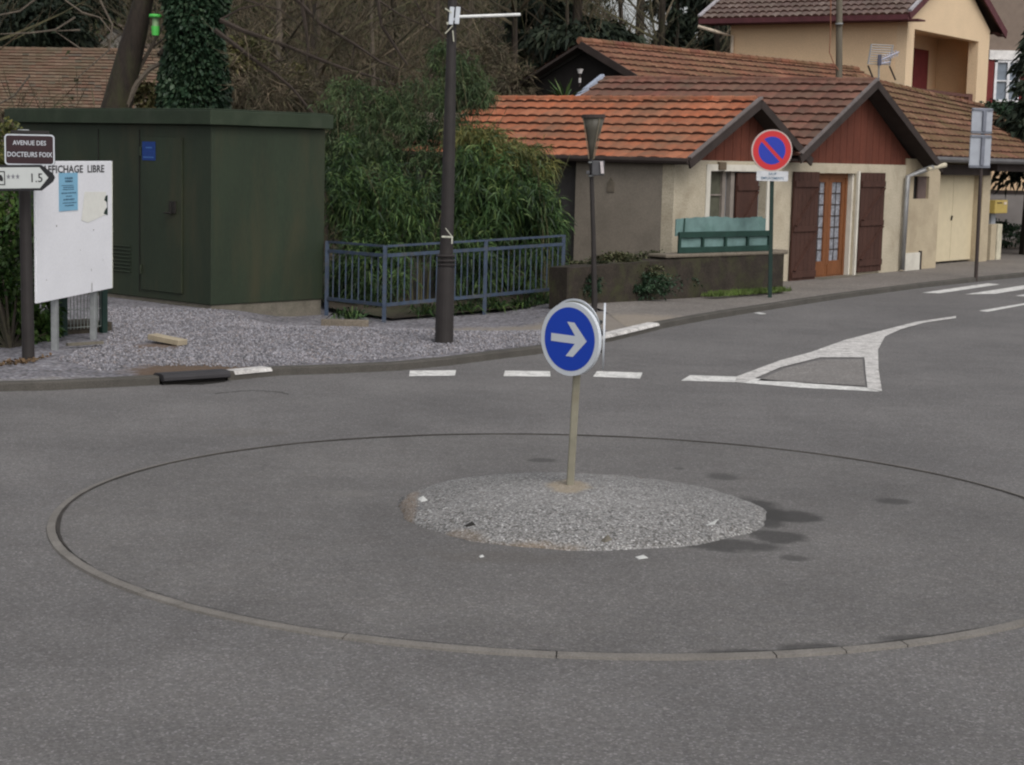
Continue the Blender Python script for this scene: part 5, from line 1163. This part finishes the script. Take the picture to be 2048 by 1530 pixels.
# leaning trunk and ivy tree
YT = 31.0
LT = empty('leaning_tree', (at(200, 215, YT).x, YT, 0), 0, 'thick dark bare trunk leaning right behind the green cabin', 'tree'); o0 = LT.location.copy()
b = MB(); P = [at(x, y, YT)-o0 for x, y in ((160, 520), (200, 330), (233, 215), (262, 100), (287, 0), (318, -120), (350, -260))]; b.tube(P, [.34, .29, .255, .215, .165, .14, .12], 14); b.build('trunk', mBARK, LT, smooth=True)
b = MB(); rnd = random.Random(5)
for x, y, dx, dz in ((255, 195, .35, 1.0), (318, 110, .5, .6), (318, -90, 1, .3), (300, -40, -1, .2), (300, -90, -1, .6), (340, -200, -.6, 1)): limb(b, at(x, y, YT)-o0, (dx, rnd.uniform(-.3, .3), dz), 1.9, .05, 2, rnd, 4, 5)
for path in (((250, 215), (275, 165), (300, 138), (325, 125)),): b.tube([at(x, y, YT-.1)-o0 for x, y in path], [.06, .05, .045, .03], 6)
for path in (((75, -5), (40, 22), (0, 30), (-60, 45)), ((130, 0), (165, 25), (200, 35), (235, 80)), ((200, 0), (225, 50), (218, 100), (150, 160)), ((60, 150), (30, 190), (0, 207), (-40, 225)), ((150, 35), (110, 60), (60, 66), (0, 68)), ((160, 60), (110, 62), (150, 90), (165, 100))):
    b.tube([at(x, y, YT-1)-o0 for x, y in path], [.018, .016, .014, .008], 5)
b.build('branches', mBARK3, LT)
IT = empty('ivy_tree', (at(395, 215, YT-.3).x, YT-.3, 0), 0, 'ivy covered tree trunk with long drooping bare branches behind the cabin', 'tree'); o1 = IT.location.copy()
def ip(x, y, dy=0): return at(x, y, YT-.3+dy)-o1
b = MB(); b.tube([ip(380, 560), ip(385, 330), ip(388, 215), ip(392, 60), ip(395, -120), ip(400, -300)], [.4, .34, .3, .27, .24, .2], 14); b.build('trunk', mBARK, IT, smooth=True)
b = MB()
paths = [[(440, 40), (487, 62), (558, 86), (634, 117), (690, 138), (740, 152), (790, 170)], [(560, -30), (603, 8), (641, 48), (710, 89), (761, 124), (800, 140)], [(430, 60), (469, 89), (520, 128), (553, 150), (583, 175), (619, 218), (640, 240)], [(740, -40), (756, 5), (763, 51), (799, 107), (815, 130)],
         [(600, -30), (606, 20), (612, 60), (616, 90), (614, 120)], [(440, 40), (480, 18), (520, 10), (545, -10)], [(756, 0), (800, 30), (850, 52), (880, 62)], [(558, 86), (580, 110), (560, 120), (520, 130)], [(710, 89), (706, 110), (703, 130)], [(820, -20), (850, 40), (905, 90), (960, 130)], [(870, -30), (930, 20), (985, 45), (1010, 60)], [(450, -40), (490, 0), (560, 20), (600, 50)]]
for P in paths:
    r0 = .045 if len(P) > 4 else .02; k = len(P); b.tube([ip(x, y, -.6-.02*i) for i, (x, y) in enumerate(P)], [r0*(1-.65*i/(k-1)) for i in range(k)], 6)
b.build('limb', M('limb_bark', (.04, .03, .024), var=.3), IT)
b = MB(); rnd = random.Random(9)
for P in paths[:5]:
    for (x, y) in P[1:]:
        for _ in range(3): limb(b, ip(x, y, -.6), (rnd.uniform(-.4, 1), rnd.uniform(-.4, .4), rnd.uniform(-.8, .8)), rnd.uniform(.4, .9), .012, 2, rnd, 3, 4)
b.build('twigs', mTWIG, IT)
n_ = 17000; h_ = rng.random(n_); a = rng.random(n_)*6.28; yy = 230-h_*330
rad = .30+.14*np.sin(h_*9+a*2)*.5+rng.random(n_)*.2; cx = np.array([ip(388+ (230-y)*.02, y).x for y in yy]); cz = np.array([ip(388, y).z for y in yy])
P = np.stack([cx+rad*np.cos(a)*1.05-.01, rad*np.sin(a), cz], 1); D = np.stack([np.cos(a), np.sin(a), -.6+0*a], 1)+rng.normal(size=(n_, 3))*.4
leaves('ivy', P, D, .075, .06, mIVY, IT, .2)
# bird feeder
bf = ip(311, 50, -.2)+o1
BF = empty('bird_feeder', bf, 0, 'bright lime green plastic bird feeder hanging by the trunks', 'bird feeder')
b = MB(); b.tube([(0, 0, .125), (0, 0, .175)], [.115, .1], 14); b.build('lid', mBIRD, BF, smooth=True)
b = MB(); b.tube([(0, 0, -.02), (0, 0, .125)], .055, 12); b.build('tube', M('clear_tube', (.22, .33, .18)), BF)
b = MB(); b.tube([(0, 0, -.17), (0, 0, -.02)], [.06, .07], 12); b.build('base', mBIRD, BF); b = MB(); b.tube([(0, 0, .17), (0, 0, .9)], .005, 4); b.build('hanger', mVOID, BF)
# conifers
def conifer(px, Y, h, w, label, n=9000, base=0, z0=None, fol=.12, hz=0):
    p = at(px, 200, Y); z0 = hill(p.x, Y) if z0 is None else z0; t = empty('conifer', (p.x, Y, z0), 0, label, 'tree')
    b = MB(); b.tube([(0, 0, -.5), (0, 0, h*.9)], [.25, .05], 8); b.build('trunk', mBARK, t)
    u = rng.random(n)**.8; u = base+(1-base)*u; nb = 60; ba = rng.random(nb)*6.28; bu = np.sort(base+(1-base)*rng.random(nb)); i = rng.integers(0, nb, n); f = rng.random(n)**.6
    R0 = w*(1-bu[i])**.7*(.75+.5*np.sin(i*12.9)**2); a = ba[i]+rng.normal(size=n)*.18
    P = np.stack([np.cos(a)*f*R0, np.sin(a)*f*R0, h*bu[i]-f*R0*.25+rng.normal(size=n)*.12], 1); D = np.stack([np.cos(a), np.sin(a), -.3+0*a], 1)+rng.normal(size=(n, 3))*.6
    leaves('foliage', P, D, fol*2.2, fol*.7, mCONI, t, .4); return t
conifer(1150, 54, 13, 2.3, 'broad dark conifer crown above the rear cottage roof', 16000, .12, fol=.16)
conifer(1075, 58, 12, 1.7, 'narrow dark conifer left of the broad one above the rear roof', 9000, .15, fol=.16)
conifer(1400, 70, 12, 2.3, 'dark conifer between the rear cottage roof and the upper house', 8000, .25, fol=.17)
conifer(1275, 88, 15, 2.2, 'tall conifer with pale sky showing round its trunk', 3500, .45, fol=.2)
conifer(1345, 66, 11, 1.5, 'slim dark conifer before the gap left of the upper house', 7000, .2, fol=.15)
conifer(1440, 62, 10, 1.5, 'dark conifer touching the left eave of the upper house', 7000, .1, fol=.15)
conifer(2075, 44, 6.2, 1.3, 'dark fir at the far right edge behind the mossy roof', 5000, .3, z0=0, fol=.12)
conifer(60, 56, 9, 2.4, 'dark evergreen behind the old tiled roof', 9000, .1, fol=.17)
# undergrowth masses on the slope
q = []; D = []
n_ = 52000
az = rng.uniform(-.30, .13, n_); Y = rng.uniform(44, 92, n_); X = az*Y; hz = np.array([hill(x, y) for x, y in zip(X, Y)]); hh = rng.random(n_)**1.6*np.where((az > .05) & (az < .11), 1.5, 3.4)
P = np.stack([X, Y, hz+hh], 1); D = rng.normal(size=(n_, 3))*[.6, .4, .9]+[0, 0, .5]
o = leaves('undergrowth_twigs', P, D, .9, .035, mTWIG, None, 0); tag(o, 'tangle of brown twigs and brambles covering the wooded slope', 'undergrowth', kind='stuff')
n_ = 42000; cK = 380; caz = rng.uniform(-.29, .12, cK); cY = rng.uniform(45, 90, cK); i_ = rng.integers(0, cK, n_); az = caz[i_]+rng.normal(size=n_)*.008; Y = cY[i_]+rng.normal(size=n_)*.9
X = az*Y; hz = np.array([hill(x, y) for x, y in zip(X, Y)]); P = np.stack([X, Y, hz+.2+np.abs(rng.normal(size=n_))*np.where((az > .05) & (az < .11), .6, 1.3)], 1)
o = leaves('undergrowth', P, rng.normal(size=(n_, 3)), .2, .11, leaf_mat('undergrowth_leaves', [(.02, .028, .014), (.045, .05, .022), (.03, .04, .018), (.07, .062, .03)], .8), None, .3); tag(o, 'dark and olive green undergrowth scattered over the wooded slope', 'undergrowth', kind='stuff')
for (nm, lab, bl, n_, mt, L_, W_2) in (('brushwood', 'brown and olive brushwood behind the cabin roof right of the ivy trunk', [blob(520, 185, 34, 90, 50, 1), blob(620, 200, 35, 60, 40, .6), blob(460, 120, 36, 50, 60, .4)], 5000, mTWIG, .28, .02),
                                       ('olive_bush', 'olive green bush between the two trunks behind the cabin', [blob(300, 195, 33, 38, 30, 1)], 1500, mOLIVE, .09, .05),
                                       ('olive_bush', 'pale olive bush right of the ivy covered trunk', [blob(500, 110, 36, 50, 45, 1), blob(590, 170, 37, 50, 35, .6)], 2600, mOLIVE, .10, .05),
                                       ('evergreen_bush', 'dark evergreen bush high on the slope at the upper left', [blob(60, 40, 54, 110, 50, 1), blob(170, 20, 56, 60, 40, .5)], 4500, mCONI, .2, .1),
                                       ('bramble_bush', 'brown bramble bush behind the orange roof', [blob(1020, 175, 40, 60, 35, 1), blob(960, 130, 42, 60, 50, .7)], 4000, mTWIG, .3, .02),
                                       ('laurel_bush', 'dark leafy bush below the white window at the right', [blob(2040, 225, 47, 70, 22, 1)], 2500, mIVY, .12, .07),
                                       ('hedge', 'dark hedge seen beneath the carport roof', [blob(2020, 470, 47, 60, 22, 1), blob(2100, 470, 47, 60, 22, 1)], 2500, mIVY, .1, .06)):
    shrub(nm, lab, 'bush', bl, n_, mt, L_, W_2)
p = at(1128, 200, 34.5)
o = leaves('yucca', np.zeros((26, 3)), rng.normal(size=(26, 3))*[.8, .3, .2]+[0, 0, .6], .42, .05, mBAM, None, .1); o.location = p; tag(o, 'small spiky green plant poking above the orange roof ridge', 'plant')
print('built', len(bpy.data.objects))
